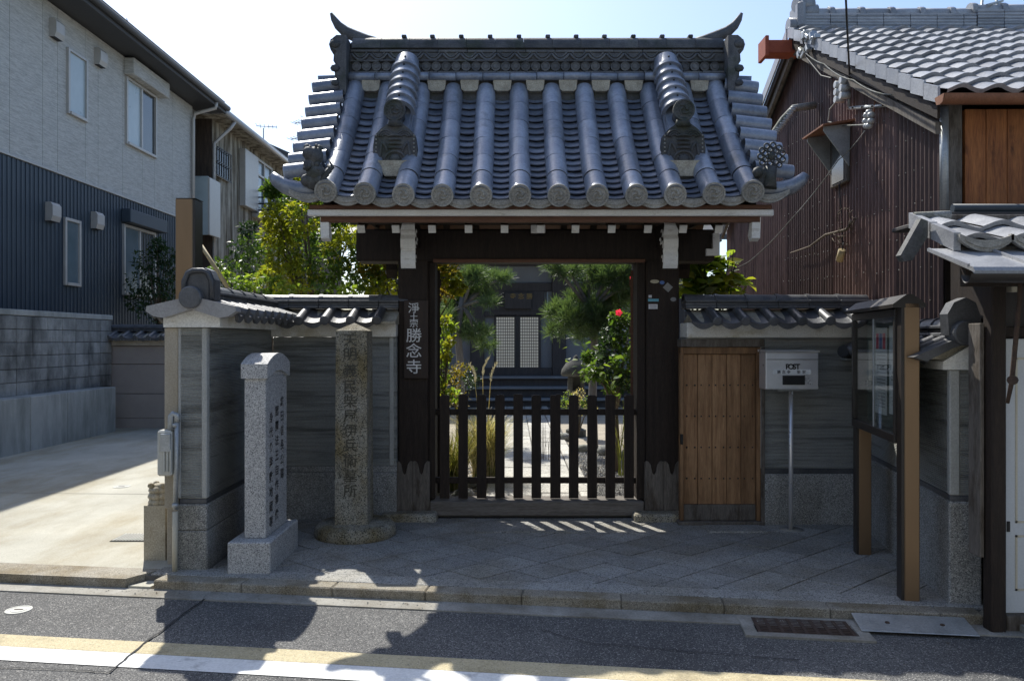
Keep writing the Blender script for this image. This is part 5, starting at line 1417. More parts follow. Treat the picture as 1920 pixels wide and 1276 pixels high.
for r_ in range(2):
    p = Vector((PX0, 4.35, 2.15))+PT*(r_*.26); q = p+PT*.27
    MB().prism([(p.y, p.z-.05), (q.y, q.z-.05), (q.y, q.z+.045), (p.y, p.z+.05)], PX0-.01, PX0+.03, 'x').build('verge_tile', M['tile_house'], pr)
MB().tube([(PX0-.0, 4.80, 2.36), (PX0+.22, 4.80, 2.37)], .028, 8).build('verge_roll', M['stone_grey'], pr)
MB().box(PX0+.18, 6.2, 4.86, 4.96, 2.33, 2.385, .006).build('roof_plank', M['wood_grey'], pr)
MB().box(PX0+.32, 6.2, 4.97, 5.74, 2.39, 2.42, .006).build('ledge', M['hall'], pr)
MB().tube([(PX0+.35, 5.0, 2.445), (6.2, 5.0, 2.445)], .028, 8).build('ledge_pipe', M['navy'], pr)
# folded metal awning and its gutter
aw = MB()
aw.prism([(3.98, 1.975), (4.42, 2.12), (4.42, 2.105), (3.99, 1.955), (3.965, 1.935), (3.965, 1.955)], 2.35, 6.4, 'x')
for k in range(12): aw.box(2.32+k*.34, 2.332+k*.34, 0, .40, 0, .016, 0, Matrix.Translation((0, 3.98, 1.975)) @ Matrix.Rotation(math.atan2(.125, .38), 4, 'X'))
aw.build('metal_awning', M['tile_house'], pr)
MB().add([(2.30+v.y, 3.955+v.x*.7, 1.935+v.z*.7) for v in g_.v], g_.f, True).build('awning_gutter', M['bronze_dark'], pr, fix=False)
MB().box(2.50, 6.0, 4.30, 4.36, 1.90, 2.03, .004).build('awning_beam', M['wood_dark'], pr)
# ground floor front
FY = 4.44
MB().box(wx(1842, FY+.09), wx(1888, FY), FY, FY+.09, -.08, 1.97, .008).build('corner_post', M['wood_dark'], tw)
MB().box(wx(1838, 4.5), wx(1846, 4.5), 4.50, 4.62, .35, 1.7, .004).build('side_strip', M['wood_grey'], tw)
MB().box(3.20, 3.26, 4.68, 5.70, -.1, 2.30, .004).build('side_wall', M['wood_dark'], tw)
MB().box(2.83, 6.0, 4.56, 4.66, -.1, 2.02).build('front_wall', M['hall'], tw)
MB().box(2.83, 6.0, 4.50, 4.56, 1.62, 1.68, .004).build('door_head', M['wood_dark'], tw)
dw = MB().box(2.835, 4.2, 4.50, 4.54, .03, 1.61, .004).build('sliding_door', M['doorwhite'], tw)
mb = MB()
for a, b, c, d in ((2.90, 2.912, .55, 1.50), (2.90, 2.912, .16, .48), (2.9, 4.1, .55, .562), (2.9, 4.1, .468, .48), (2.9, 4.1, 1.49, 1.502), (2.9, 4.1, .16, .172)): mb.box(a, b, 4.497, 4.4995, c, d)
mb.build('door_moulding', M['cream'], dw)
MB().box(2.85, 2.868, 4.494, 4.4995, .50, .56, .001).build('door_pull', M['black'], dw)
MB().box(2.83, 4.2, 4.46, 4.60, -.09, .028, .006).build('door_sill', M['wood_grey'], tw)
MB().tube([(wx(1913, 4.3), 4.3, wz(500, 4.3)), (wx(1912, 4.3), 4.3, wz(560, 4.3)), (wx(1897, 4.3), 4.3, wz(715, 4.3)), (wx(1889, 4.34), 4.34, wz(755, 4.34))], [.012, .013, .013, .010], 8).build('awning_stay', M['iron'], tw)
MB().tube([(wx(1893, 4.3), 4.28, wz(712, 4.3)), (wx(1900, 4.3), 4.30, wz(712, 4.3))], .026, 10).build('stay_joint', M['iron'], tw)
MB().box(wx(1896, 4.45), wx(1912, 4.45), 4.44, 4.50, wz(547, 4.45), wz(532, 4.45), .003).build('junction_box', M['cream'], tw)
# gable window with its tin hood
wy = 7.55
o = MB().box(GX-.05, GX-.012, 7.36, 7.73, wz(345, 7.5), wz(240, 7.5), .006).build('window', M['wood_grey'], tw)
MB().box(GX-.056, GX-.0505, 7.41, 7.68, wz(340, 7.5), wz(246, 7.5)).build('pane', M['pane_dark'], o)
zt_ = wz(232, 7.35)
for yy in (7.34, 7.74): MB().prism([(GX-.02, zt_), (GX-.27, zt_-.03), (GX-.27, zt_-.07), (GX-.03, zt_-.40)], yy, yy+.012, 'y').build('hood_cheek', M['galv'], tw)
MB().prism([(GX-.0, zt_+.03), (GX-.30, zt_-.02), (GX-.30, zt_-.035), (GX-.0, zt_+.01)], 7.28, 7.80, 'y').build('hood_top', M['copper'], tw)
# corroded flue pipe leaning out between gate and gable
fp = thing('vent_pipe', 'corroded bent vent pipe leaning out from the gable wall', 'pipe', (3.0, 8.2, 3.2))
pts = [(GX-.05, 8.1, wz(197, 8.1)), W(1488, 203, 8.1), W(1468, 225, 8.1), W(1450, 252, 8.1), W(1440, 268, 8.1)]
MB().tube(pts, .038, 8).build('pipe', M['stone_grey'], fp)
mb = MB()
for k in range(16):
    p = Vector(pts[1]).lerp(Vector(pts[4]), k/15); mb.ball((p.x, p.y-.01, p.z), .043+.004*(k % 2), 6, (1, 1, .4))
mb.build('wrapped_tape', M['porcelain'], fp)
# electrical fittings on the gable
br = thing('cable_bracket', 'perforated steel arm with insulators fixed to the brown gable', 'bracket', (3.1, 6.1, 3.4))
bY = 6.25; BX = GX-.06
a = Vector((BX, 7.05, 3.60)); b = Vector((BX, 6.08, 3.50))
a = W(1592, 203, BX*F/(1592-960)); b = W(1690, 195, BX*F/(1690-960))
MB().tube([a, b], .016, 4, flat=.5).build('arm', M['galv'], br)
MB().tube([a+Vector((0, 0, -.01)), a+Vector((0, 0, .22))], .014, 6).build('upright', M['galv'], br)
for k in range(3):
    for s_2 in (-1, 1):
        c = a+Vector((-.02, .06*s_2, .10+k*.07)); MB().tube([c, c+Vector((-.09, 0, 0))], .032, 10).build('insulator', M['porcelain'], br)
for k in range(5):
    p = a.lerp(b, .1+k*.2); MB().ball(tuple(p+Vector((-.012, 0, 0))), .010, 6).build('bolt_hole', M['iron'], br)
ins = thing('insulator_cluster', 'grey porcelain insulator cluster hanging under the steel arm', 'insulator', (3.1, 6.6, 3.3))
c = W(1635, 224, BX*F/(1635-960))
mb = MB()
for k in range(7):
    aa = k*.9; mb.ball((c.x-.03, c.y+.05*math.cos(aa), c.z+.06*math.sin(aa)), .035, 8, (1, 1, .8))
mb.build('bells', M['porcelain'], ins)
MB().tube([c+Vector((.0, -.02, .0)), c+Vector((0, -.06, .14))], .009, 6).build('hook', M['copper'], ins)
def wire(label, pts, r=.006, m='wire', sag=0):
    P = []
    for i in range(len(pts)-1):
        p, q = Vector(pts[i]), Vector(pts[i+1])
        for k in range(8):
            t = k/8; v = p.lerp(q, t); v.z -= sag*4*t*(1-t); P.append(v)
    P.append(Vector(pts[-1]))
    o = MB().tube(P, r, 5).build('cable', M[m]); return tag(o, label, 'cable', 'service cables on the gable')
gxY = lambda px: BX*F/(px-960)
def gw_(px, py, d=0): Y = (BX-d)*F/(px-960); return W(px, py, Y)
wire('black cable dropping straight from the sky to the insulators', [W(1583, -60, 5.6), gw_(1593, 148, .05)], .009)
wire('long pale cable sagging from the insulator cluster to the garden plants', [gw_(1622, 245, .03), gw_(1572, 300, .06), W(1480, 415, 7.6), W(1405, 490, 7.8), W(1345, 512, 8.0)], .0045, 'stone_grey', .02)
wire('pale looped cable hanging beside the insulators', [gw_(1590, 165, .05), gw_(1556, 205, .05), gw_(1553, 228, .05), gw_(1575, 236, .03), gw_(1625, 234, .03)], .007, 'stone_grey')
wire('twisted cable running along under the barge board', [gw_(1500, 88, .15), gw_(1545, 120, .12), gw_(1600, 150, .1), gw_(1672, 178, .1)], .006, 'stone_grey', .03)
wire('black cable looping under the roof verge', [gw_(1502, 60, .16), gw_(1512, 108, .14), gw_(1540, 142, .12), gw_(1560, 147, .1)], .008, 'wire')
wire('thin cable hanging down the brown corrugated wall', [gw_(1573, 345, .0), gw_(1578, 400, .0), gw_(1580, 470, .0)], .006)
jb = thing('junction_fittings', 'tangle of small metal cable fittings below the roof verge', 'fittings', gw_(1505, 85, .12))
c = gw_(1505, 85, .12); mb = MB(); r4 = random.Random(9)
for k in range(12):
    mb2 = MB().box(-.03, .03, -.02, .02, -.04, .04, .005, Matrix.Translation(c+Vector((r4.uniform(-.02, .02), r4.uniform(-.35, .15), r4.uniform(-.12, .08)))) @ Matrix.Rotation(r4.uniform(0, 3), 4, 'X'))
    mb2.build('clamp', M['galv'], jb)
# dry vine and little hanging bottle on the corrugated wall
vn = thing('dry_vine', 'dry leafless vine twig clinging to the brown corrugated wall', 'vine', gw_(1590, 440))
vb = MB()
pts = [gw_(1484, 474), gw_(1520, 462), gw_(1550, 440), gw_(1590, 430), gw_(1600, 415)]
vb.tube([p+Vector((-.01, 0, 0)) for p in pts], [.006, .009, .012, .014, .010], 6)
for k in range(26):
    c = gw_(1588+r4.uniform(-14, 12), 425+r4.uniform(-35, 40)); d = Vector((r4.uniform(-.05, .01), r4.uniform(-.1, .1), r4.uniform(-.1, .1))); vb.tube([c, c+d*.5+Vector((-.02, 0, .01)), c+d], .004, 4)
vb.build('twigs', M['bark'], vn)
hb = thing('hanging_canister', 'small beige canister hanging on a string against the brown wall', 'canister', gw_(1578, 476))
c = gw_(1579, 468, .03); d = gw_(1574, 489, .03)
MB().tube([c, d], .034, 10).build('canister', M['bamboo'], hb)
MB().tube([gw_(1582, 452, .01), c], .005, 5).build('string', M['wire'], hb)
# roof antenna struts far right
an = thing('antenna_legs', 'grey tripod struts of a roof antenna on the far right ridge', 'antenna', W(1840, 40, 8.6))
for p_, q_ in (((1838, 48), (1843, -14)), ((1888, 46), (1862, -14)), ((1850, 10), (1880, 2))): MB().tube([W(*p_, 8.5), W(*q_, 8.6)], .014, 6).build('strut', M['galv'], an)

# ================================================================== COURTYARD BEHIND THE GATE
struct('courtyard', MB().prism([(-2.0, 7.1), (3.2, 7.1), (3.2, 30), (-7.9, 30), (-7.9, 14.45), (-2.0, 14.45)], -.13, -.02, 'z'), M['earth'])
pth = tag(MB().prism([(-.30, 7.4), (.82, 7.4), (.95, 19.2), (-.55, 19.2)], -.05, -.006, 'z').build('garden_path', M['joint']), kind='structure')
y = 7.42; i = 0
while y < 18.8:
    L_ = rnd.uniform(.42, .62)
    for k, (a, b) in enumerate(((-.12, .30), (.305, .70))):
        s_ = rnd.uniform(-.02, .02)
        MB().box(a+s_*0+.004, b-.004, y+.005+(0.15 if k else 0), y+L_-.005+(0.15 if k else 0), -.04, .008+rnd.uniform(-.003, .003), .008).build('path_slab', M['path'], pth)
    y += L_
for sx in (-.27, .71):
    y = 7.42
    while y < 18.6:
        L_ = rnd.uniform(.7, 1.1); MB().box(sx, sx+.14, y+.005, y+L_-.005, -.04, .014, .01).build('edging_stone', M['path'], pth); y += L_
# gravel bed with real pebbles near the gate
def pebbles(name, x0, x1, y0, y1, n, s0, s1, m, z=-.012):
    r = np.random.RandomState(4); V = []; Fc = []
    base = np.array([(1, 0, 0), (-1, 0, 0), (0, 1, 0), (0, -1, 0), (0, 0, 1)], float); fc = [(0, 2, 4), (2, 1, 4), (1, 3, 4), (3, 0, 4)]
    for k in range(n):
        s = r.uniform(s0, s1); a = r.uniform(0, 6.28); c, q = math.cos(a), math.sin(a)
        P = base*np.array([s, s*r.uniform(.6, 1), s*r.uniform(.5, .9)]); P = np.stack([P[:, 0]*c-P[:, 1]*q, P[:, 0]*q+P[:, 1]*c, P[:, 2]], 1)+np.array([r.uniform(x0, x1), y0+(y1-y0)*r.uniform()**1.4, z])
        Fc += [tuple(i+len(V) for i in f) for f in fc]; V += [tuple(p) for p in P]
    me = bpy.data.meshes.new(name); me.from_pydata(V, [], Fc); me.materials.append(m)
    return tag(link(name, me), kind='stuff')
pebbles('gravel', .86, 1.55, 7.5, 12, 6000, .012, .026, M['gravel'])
pebbles('gravel', -1.2, -.29, 7.5, 10, 1200, .012, .03, M['gravel'])
r5 = random.Random(2)
SL = ('rough stone lowest at the left, just behind the first two pickets', 'small rough stone between the grass clump and the path near the gate', 'largest rough stone under the green grass tuft at left', 'smallest left stone tucked against the path edging under the plumes',
      'dark rock right of the path in front of the lantern', 'small flat rock touching the right path edging', 'rock beside the hibiscus bush nearest the right gate post', 'far rock beyond the clipped round bush on the right of the path')
for k, (x, y, s) in enumerate(((-.75, 7.75, .13), (-.5, 7.95, .10), (-.85, 8.4, .15), (-.42, 8.6, .09), (1.35, 11.0, .14), (1.05, 11.3, .10), (1.6, 10.6, .13), (.85, 12.6, .12))):
    mb = MB(); mb.ball((x, y, s*.3), s, 8, (1.2, .9, .7))
    for v in mb.v: v += Vector((r5.uniform(-1, 1), r5.uniform(-1, 1), r5.uniform(-1, 1)))*s*.12
    tag(mb.build('garden_stone', M['stone_grey']), SL[k], 'stone', 'rough stones edging the garden beds')

# temple hall
hall = thing('temple_hall', 'dark timber temple hall with lattice paper doors behind the courtyard', 'temple', (.2, 20, 0))
HY = 20.0
HS = HY/F
def hx(px): return (px-960)*HS
def hzz(py): return CH+(638-py)*HS
MB().box(-3.6, 4.6, HY+.10, HY+6, -.1, 4.3).build('wall', M['hall_plaster'], hall)
MB().box(-3.6, 4.6, HY+.02, HY+.10, hzz(545), hzz(530), .01).build('beam', M['hall'], hall)
MB().box(-3.6, 4.6, HY+.0, HY+.10, hzz(593), hzz(583), .01).build('beam', M['hall'], hall)
MB().box(-3.6, 4.6, HY-.05, HY+.12, hzz(498), hzz(478), .01).build('beam', M['hall'], hall)
MB().box(hx(920), hx(1020), HY-.0, HY+.08, hzz(583), hzz(545)).build('transom', M['hall'], hall)
for px in (826, 895, 1048, 1128, 1200, 760, 1270):
    MB().box(hx(px)-.18, hx(px)+.18, HY-.06, HY+.14, .2, 4.2, .02).build('pillar', M['hall'], hall)
for rng in ((1002, 1028), (844, 880), (1066, 1112), (904, 922)):
    n = int((rng[1]-rng[0])/4)
    MB().box(hx(rng[0]), hx(rng[1]), HY+.085, HY+.098, hzz(576), hzz(547)).build('transom_paper', M['pane_pale'], hall)
    for k in range(n):
        x = hx(rng[0]+k*4+2); MB().box(x-.017, x+.017, HY+.03, HY+.06, hzz(576), hzz(546)).build('lattice_bar', M['hall'], hall)
pl = MB().box(hx(946), hx(996), HY-.10, HY-.03, hzz(579), hzz(549), .01).build('name_plaque', M['hall'], hall)
lettering('plaque_characters', [(c_, .12+k*.21, .2, .16, .16) for k, c_ in enumerate('寺念勝')], M['gold'], pl, (hx(953), HY-.105, hzz(570)), (1, 0, 0), (0, 0, 1), .01)
# lattice doors
for a, b in ((926, 969), (971, 1014)):
    x0, x1 = hx(a), hx(b); z0, z1 = hzz(703), hzz(590)
    ld = MB(); t = .065
    ld.box(x0, x0+t, HY+.0, HY+.06, z0, z1, .005); ld.box(x1-t, x1, HY+.0, HY+.06, z0, z1, .005); ld.box(x0+t, x1-t, HY+.0, HY+.06, z0, z0+.12, .005); ld.box(x0+t, x1-t, HY+.0, HY+.06, z1-.06, z1, .005)
    d = ld.build('lattice_door', M['hall'], hall)
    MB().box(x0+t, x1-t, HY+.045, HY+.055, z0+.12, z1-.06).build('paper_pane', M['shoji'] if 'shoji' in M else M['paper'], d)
    mb = MB(); n = 8
    for k in range(1, n): x = x0+t+(x1-x0-2*t)*k/n; mb.box(x-.0065, x+.0065, HY+.022, HY+.042, z0+.12, z1-.06)
    n = 18
    for k in range(1, n): z = z0+.12+(z1-z0-.18)*k/n; mb.box(x0+t, x1-t, HY+.020, HY+.040, z-.0065, z+.0065)
    tag(mb.build('lattice', M['hall'], d), kind='stuff')
MB().box(hx(905), hx(1035), HY-.02, HY+.09, .9, hzz(705), .01).build('door_sill', M['hall'], hall)
for k, (zz, yy) in enumerate(((.70, 19.5), (.46, 19.15), (.20, 18.8))):
    MB().box(-2.6, 3.2, yy, HY+.1, zz-.055, zz, .008).build('step_board', M['hall_plaster'], hall)
    MB().box(-2.6, 3.2, yy+.1, HY, zz-.24 if k < 2 else -.1, zz-.056).build('step_riser', M['hall'], hall)
for sg in (1,):
    MB().prism([(18.2, 3.95), (18.2, 4.08), (23, 6.6), (28, 4.1), (28, 3.95), (23, 6.4)], -4.6, 5.4, 'x').build('roof', M['tile_dark'], hall)
MB().box(-4.0, 5.0, 18.6, 20, 3.96, 4.0).build('soffit', M['hall'], hall)
# stone lantern
ln = thing('stone_lantern', 'shade-darkened stone lantern with a domed cap under the pine', 'lantern', (1.35, 13.2, 0))
c = W(1080, 700, 13.2)
mm = Matrix.Translation((c.x, 13.2, 0)) @ Matrix.Diagonal((.66, .66, .78, 1))
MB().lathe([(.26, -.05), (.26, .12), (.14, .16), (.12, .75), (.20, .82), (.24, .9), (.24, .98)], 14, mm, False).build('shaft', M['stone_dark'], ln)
lb_ = node('light_box', ln)
for sx in (-.15, .15):
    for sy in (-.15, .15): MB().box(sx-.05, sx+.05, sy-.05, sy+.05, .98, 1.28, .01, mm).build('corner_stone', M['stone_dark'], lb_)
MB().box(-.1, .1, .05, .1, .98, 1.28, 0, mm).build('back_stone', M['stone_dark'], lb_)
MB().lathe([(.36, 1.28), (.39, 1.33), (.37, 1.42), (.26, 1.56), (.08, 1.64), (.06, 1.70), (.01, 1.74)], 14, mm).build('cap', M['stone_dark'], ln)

# ================================================================== PLANTS
def leaf_arrays(cl, size, seed, droop=.25, narrow=.5):
    """leaf-shaped folded quads through ellipsoid clumps (cx,cy,cz,rx,ry,rz,n)"""
    r = np.random.RandomState(seed); Vs = []; 
    for cx, cy, cz, rx, ry, rz, n in cl:
        d = r.normal(size=(n, 3)); d /= np.linalg.norm(d, axis=1)[:, None]
        rad = r.uniform(.25, 1.05, size=n)**.55
        P = np.array([cx, cy, cz])+d*rad[:, None]*np.array([rx, ry, rz])
        ax = d*.6+r.normal(size=(n, 3))*.7; ax[:, 2] -= droop; ax /= np.linalg.norm(ax, axis=1)[:, None]
        up = r.normal(size=(n, 3))*.6+np.array([0, 0, 1]); sd = np.cross(ax, up); sd /= np.linalg.norm(sd, axis=1)[:, None]
        nn = np.cross(sd, ax)
        L = size*r.uniform(.6, 1.25, size=n)[:, None]; wd = L*narrow
        a = P; b = P+ax*L*.45+sd*wd*.5+nn*L*.10; c = P+ax*L; e = P+ax*L*.45-sd*wd*.5+nn*L*.10
        Vs.append(np.stack([a, b, c, e], 1).reshape(-1, 3))
    return np.concatenate(Vs)
def leaf_mesh(name, V, m, parent, kind='stuff'):
    V = V-np.array(ORG[parent.name]); n = len(V)//4
    q = np.arange(n)*4
    tri = np.stack([q, q+1, q+2, q, q+2, q+3], 1).reshape(-1)
    me = bpy.data.meshes.new(name); me.vertices.add(len(V)); me.vertices.foreach_set('co', V.astype(np.float32).ravel())
    me.loops.add(len(tri)); me.loops.foreach_set('vertex_index', tri.astype(np.int32)); me.polygons.add(2*n)
    me.polygons.foreach_set('loop_start', np.arange(2*n, dtype=np.int32)*3); me.polygons.foreach_set('loop_total', np.full(2*n, 3, np.int32))
    me.update(calc_edges=True); me.materials.append(m)
    o = link(name, me, parent)
    return o
def clumps(seed, c, R_, k, rr, n, squash=.8):
    r = np.random.RandomState(seed); out = []
    for i in range(k):
        d = r.normal(size=3); d /= np.linalg.norm(d); f = r.uniform(.25, 1)**.5
        q = rr*r.uniform(.7, 1.3)
        out.append((c[0]+d[0]*R_[0]*f, c[1]+d[1]*R_[1]*f, c[2]+d[2]*R_[2]*f, q, q, q*squash, int(n*r.uniform(.7, 1.3))))
    return out
def tree(name, label, base, cl, size, mats, trunk_r, seed, bark='bark', cat='tree', group=None, crown='crown', narrow=.5, trunk='trunk', limbs=7):
    t = thing(name, label, cat, base, group)
    for k, (m, sub) in enumerate(mats):
        part = [q for i, q in enumerate(cl) if i % len(mats) == k] if not sub else sub
        leaf_mesh(crown, leaf_arrays(part, size, seed+k, narrow=narrow), M[m], t)
    B = Vector(base); cen = Vector((sum(q[0] for q in cl)/len(cl), sum(q[1] for q in cl)/len(cl), sum(q[2] for q in cl)/len(cl)))
    mb = MB(); mid = B.lerp(cen, .55)+Vector((.03, .02, 0)); mid.x = B.x*.6+cen.x*.4
    mb.tube([B, B.lerp(mid, .5)+Vector((trunk_r*.6, 0, 0)), mid], [trunk_r*1.25, trunk_r, trunk_r*.75], 8)
    for i in range(0, len(cl), max(1, len(cl)//limbs)):
        q = Vector(cl[i][:3]); mb.tube([mid-Vector((0, 0, .1)), mid.lerp(q, .5)+Vector((0, 0, .05)), q], [trunk_r*.6, trunk_r*.35, trunk_r*.12], 6)
    mb.build(trunk, M[bark], t)
    return t
# broadleaf tree behind the left wall
Y = 8.6
def cl_px(spec, Y, n, dy=.35, squash=.85):
    out = []
    for px, py, r in spec:
        p = W(px, py, Y+rnd.uniform(-dy, dy)); q = r/F*Y; out.append((p.x, p.y, p.z, q, q, q*squash, n))
    return out
sp = [(520, 405, 28), (548, 380, 30), (540, 430, 38), (510, 355, 16), (575, 405, 40), (610, 440, 40), (640, 470, 38), (565, 470, 44), (530, 480, 34), (610, 500, 44), (655, 440, 32), (690, 480, 34), (560, 520, 40), (640, 525, 40), (515, 520, 30), (600, 360, 26), (560, 345, 18), (630, 400, 26), (520, 440, 30), (690, 525, 30)]
tree('broadleaf_tree', 'sunlit yellow-green broadleaf tree rising behind the wall left of the gate', (wx(597, Y), Y, 0), cl_px(sp, Y, 330), .072, [('leaf_yg', None), ('leaf_green', None)], .045, 11, limbs=9)
Y = 8.2
sp = [(715, 505, 26), (725, 535, 26), (735, 490, 20), (705, 540, 24), (690, 505, 20), (845, 515, 24), (835, 545, 22), (858, 540, 14), (838, 500, 22), (760, 500, 24), (790, 505, 30)]
tree('maple_tree', 'small maple with yellowing leaves partly hidden by the left gate post', (wx(770, Y), Y, 0), cl_px(sp, Y, 180, .2), .052, [('leaf_autumn', None), ('leaf_yg', None)], .03, 31, limbs=8, narrow=.7)
Y = 10.5
sp = [(450, 470, 26), (470, 455, 24), (440, 505, 28), (480, 490, 30), (500, 510, 28), (415, 500, 20), (465, 430, 16), (490, 460, 24), (450, 535, 30), (500, 540, 26), (410, 535, 24), (470, 500, 26)]
tree('evergreen_shrub', 'dark evergreen shrub behind the return of the left wall', (wx(465, Y), Y, 0), cl_px(sp, Y, 130), .075, [('leaf_dark', None), ('leaf_green', None)], .035, 41, cat='shrub', crown='foliage', trunk='stem')
Y = 7.75
sp = [(430, 520, 12), (450, 528, 14), (475, 525, 14), (500, 535, 14), (530, 540, 14), (460, 540, 14), (560, 545, 14), (415, 512, 10), (520, 525, 12), (600, 545, 12), (650, 545, 12)]
tree('camellia_hedge', 'low glossy leaved hedge peeping over the left wall coping', (wx(500, Y), Y, 0), cl_px(sp, Y, 42, .12), .07, [('leaf_bright', None), ('leaf_green', None)], .02, 51, cat='hedge', crown='foliage', trunk='stem', narrow=.55)
Y = 16.0
sp = [(275, 490, 24), (300, 510, 30), (265, 530, 30), (290, 545, 36), (320, 540, 30), (310, 480, 24), (300, 575, 40), (260, 565, 26), (330, 575, 34), (295, 460, 14), (325, 500, 24)]
tree('dark_bush', 'dark rounded bush in front of the modern house window', (wx(297, Y), Y, 1.0), cl_px(sp, Y, 190), .09, [('leaf_dark', None)], .05, 61, cat='bush', crown='foliage', trunk='stem')
# hibiscus-like large leaved plant right of the gate
Y = 8.0
bl = thing('large_leaved_plant', 'bright large leaved plant rising over the wall right of the gate', 'plant', (wx(1325, Y), Y, 0))
lm = MB()
def big_leaf():
    mb = MB(); n = 6; L = 1.0
    for side in (-1, 1):
        vs = []
        for i in range(n+1):
            u = i/n; wdt = .36*math.sin(math.pi*min(1, u*1.05+.03))**.8*(1-.35*u)*1.25; z = -.12*u*u
            vs += [(0, u*L, z), (side*wdt, u*L-.06*wdt, z+.10*wdt+.02*(i % 2))]
        mb.add(vs, [[2*i, 2*i+1, 2*i+3, 2*i+2] for i in range(n)], True)
    return mb
lfm = [big_leaf().mesh('leaf', M['leaf_bright'], fix=False), big_leaf().mesh('leaf', M['leaf_yg'], fix=False), big_leaf().mesh('leaf', M['leaf_green'], fix=False)]
r6 = random.Random(12)
def put_leaf(parent, p, size, az, tilt, roll, me):
    m3 = (Matrix.Rotation(az, 3, 'Z') @ Matrix.Rotation(tilt, 3, 'X') @ Matrix.Rotation(roll, 3, 'Y')) @ Matrix.Diagonal((size, size, size))
    return inst('leaf', me, parent, p, m3)
for k in range(210):
    px = r6.triangular(1262, 1405, 1310); py = r6.uniform(478, 556) if px < 1365 else r6.uniform(488, 552)
    p = W(px, py, Y+r6.uniform(-.25, .25))
    put_leaf(bl, p, r6.uniform(.11, .21), r6.uniform(0, 6.28), R(r6.uniform(-50, 20)), R(r6.uniform(-40, 40)), lfm[r6.choice((0, 0, 1, 1, 2))])
mb = MB()
for k in range(12):
    px = r6.uniform(1275, 1385); mb.tube([(wx(1325, Y), Y, .3), W(1325+(px-1325)*.5, 590, Y), W(px, r6.uniform(470, 520), Y+r6.uniform(-.2, .2))], [.014, .010, .005], 5)
mb.tube([W(1370, 560, Y), W(1372, 510, Y), W(1375, 470, Y)], [.008, .007, .004], 5); mb.tube([W(1372, 530, Y), W(1390, 522, Y), W(1405, 528, Y)], [.006, .005, .003], 5)
mb.build('stem', M['leaf_green'], bl)
for px, py, a in ((1375, 468, .3), (1400, 525, 1.2), (1380, 520, -1), (1362, 478, 2), (1395, 545, .4)): put_leaf(bl, W(px, py, Y), .13, a, R(-25), 0, lfm[0])
# pines
def pine(name, label, base, tufts, needle, seed, trunkpts, tr):
    t = thing(name, label, 'tree', base)
    r = np.random.RandomState(seed); V = []
    for cx, cy, cz, rx, ry, rz, n in tufts:
        d = r.normal(size=(n, 3)); d /= np.linalg.norm(d, axis=1)[:, None]; C = np.array([cx, cy, cz])+d*(r.uniform(.1, 1, size=n)**.5)[:, None]*np.array([rx, ry, rz])
        for c, dd in zip(C, d):
            m = 26
            ax = r.normal(size=(m, 3))*.55+dd*.35+np.array([0, -.1, .45]); ax /= np.linalg.norm(ax, axis=1)[:, None]
            sd = np.cross(ax, r.normal(size=(m, 3))); sd /= np.linalg.norm(sd, axis=1)[:, None]
            L = needle*r.uniform(.7, 1.2, size=m)[:, None]; b = c+ax*L*.08
            V.append(np.stack([b-sd*.0042, b+sd*.0042, b+ax*L+sd*.002, b+ax*L-sd*.002], 1).reshape(-1, 3))
    leaf_mesh('needles', np.concatenate(V), M['needle'], t)
    MB().tube(trunkpts, [tr*(1-.12*i) for i in range(len(trunkpts))], 8).build('trunk', M['bark_grey'], t)
    mb = MB(); tp = Vector(trunkpts[-1])
    for q in tufts: mb.tube([tp-Vector((0, 0, .15)), tp.lerp(Vector(q[:3]), .6), Vector(q[:3])], [.035, .025, .01], 6)
    mb.build('branch', M['bark_grey'], t)
def tf(spec, Y, n): 
    out = []
    for px, py, rx, rz in spec: p = W(px, py, Y+rnd.uniform(-.3, .3)); out.append((p.x, p.y, p.z, rx/F*Y, rx/F*Y, rz/F*Y, int(n*rx*rz/330)))
    return out
Y = 11.6
pine('pine_tree', 'clipped pine with layered needle pads right of the garden path', (wx(1112, Y), Y, 0), tf([(1050, 585, 24, 18), (1075, 600, 26, 22), (1045, 622, 16, 12), (1090, 560, 26, 16), (1120, 590, 30, 26), (1060, 505, 30, 12), (1100, 515, 34, 18), (1140, 520, 38, 24), (1175, 540, 26, 26), (1150, 570, 30, 24), (1095, 625, 20, 14), (1130, 625, 20, 14), (1030, 498, 12, 8), (1185, 500, 20, 14)], Y, 30), .15, 71,
     [(wx(1113, Y), Y, 0), (wx(1111, Y), Y, .8), (wx(1114, Y), Y, 1.6), (wx(1108, Y), Y, 2.2)], .07)
Y = 12.4
pine('pine_tree', 'dark pine with long boughs left of the hall doors', (wx(862, Y), Y, 0), tf([(890, 520, 30, 20), (925, 522, 24, 10), (945, 520, 14, 7), (870, 545, 26, 20), (905, 555, 22, 14), (850, 575, 22, 16), (915, 570, 14, 8), (890, 625, 34, 14), (910, 645, 18, 8), (865, 605, 22, 14), (838, 600, 18, 16)], Y, 30), .15, 81,
     [(wx(862, Y), Y, 0), (wx(865, Y), Y, 1.0), (wx(858, Y), Y, 1.8), (wx(868, Y), Y, 2.3)], .07)
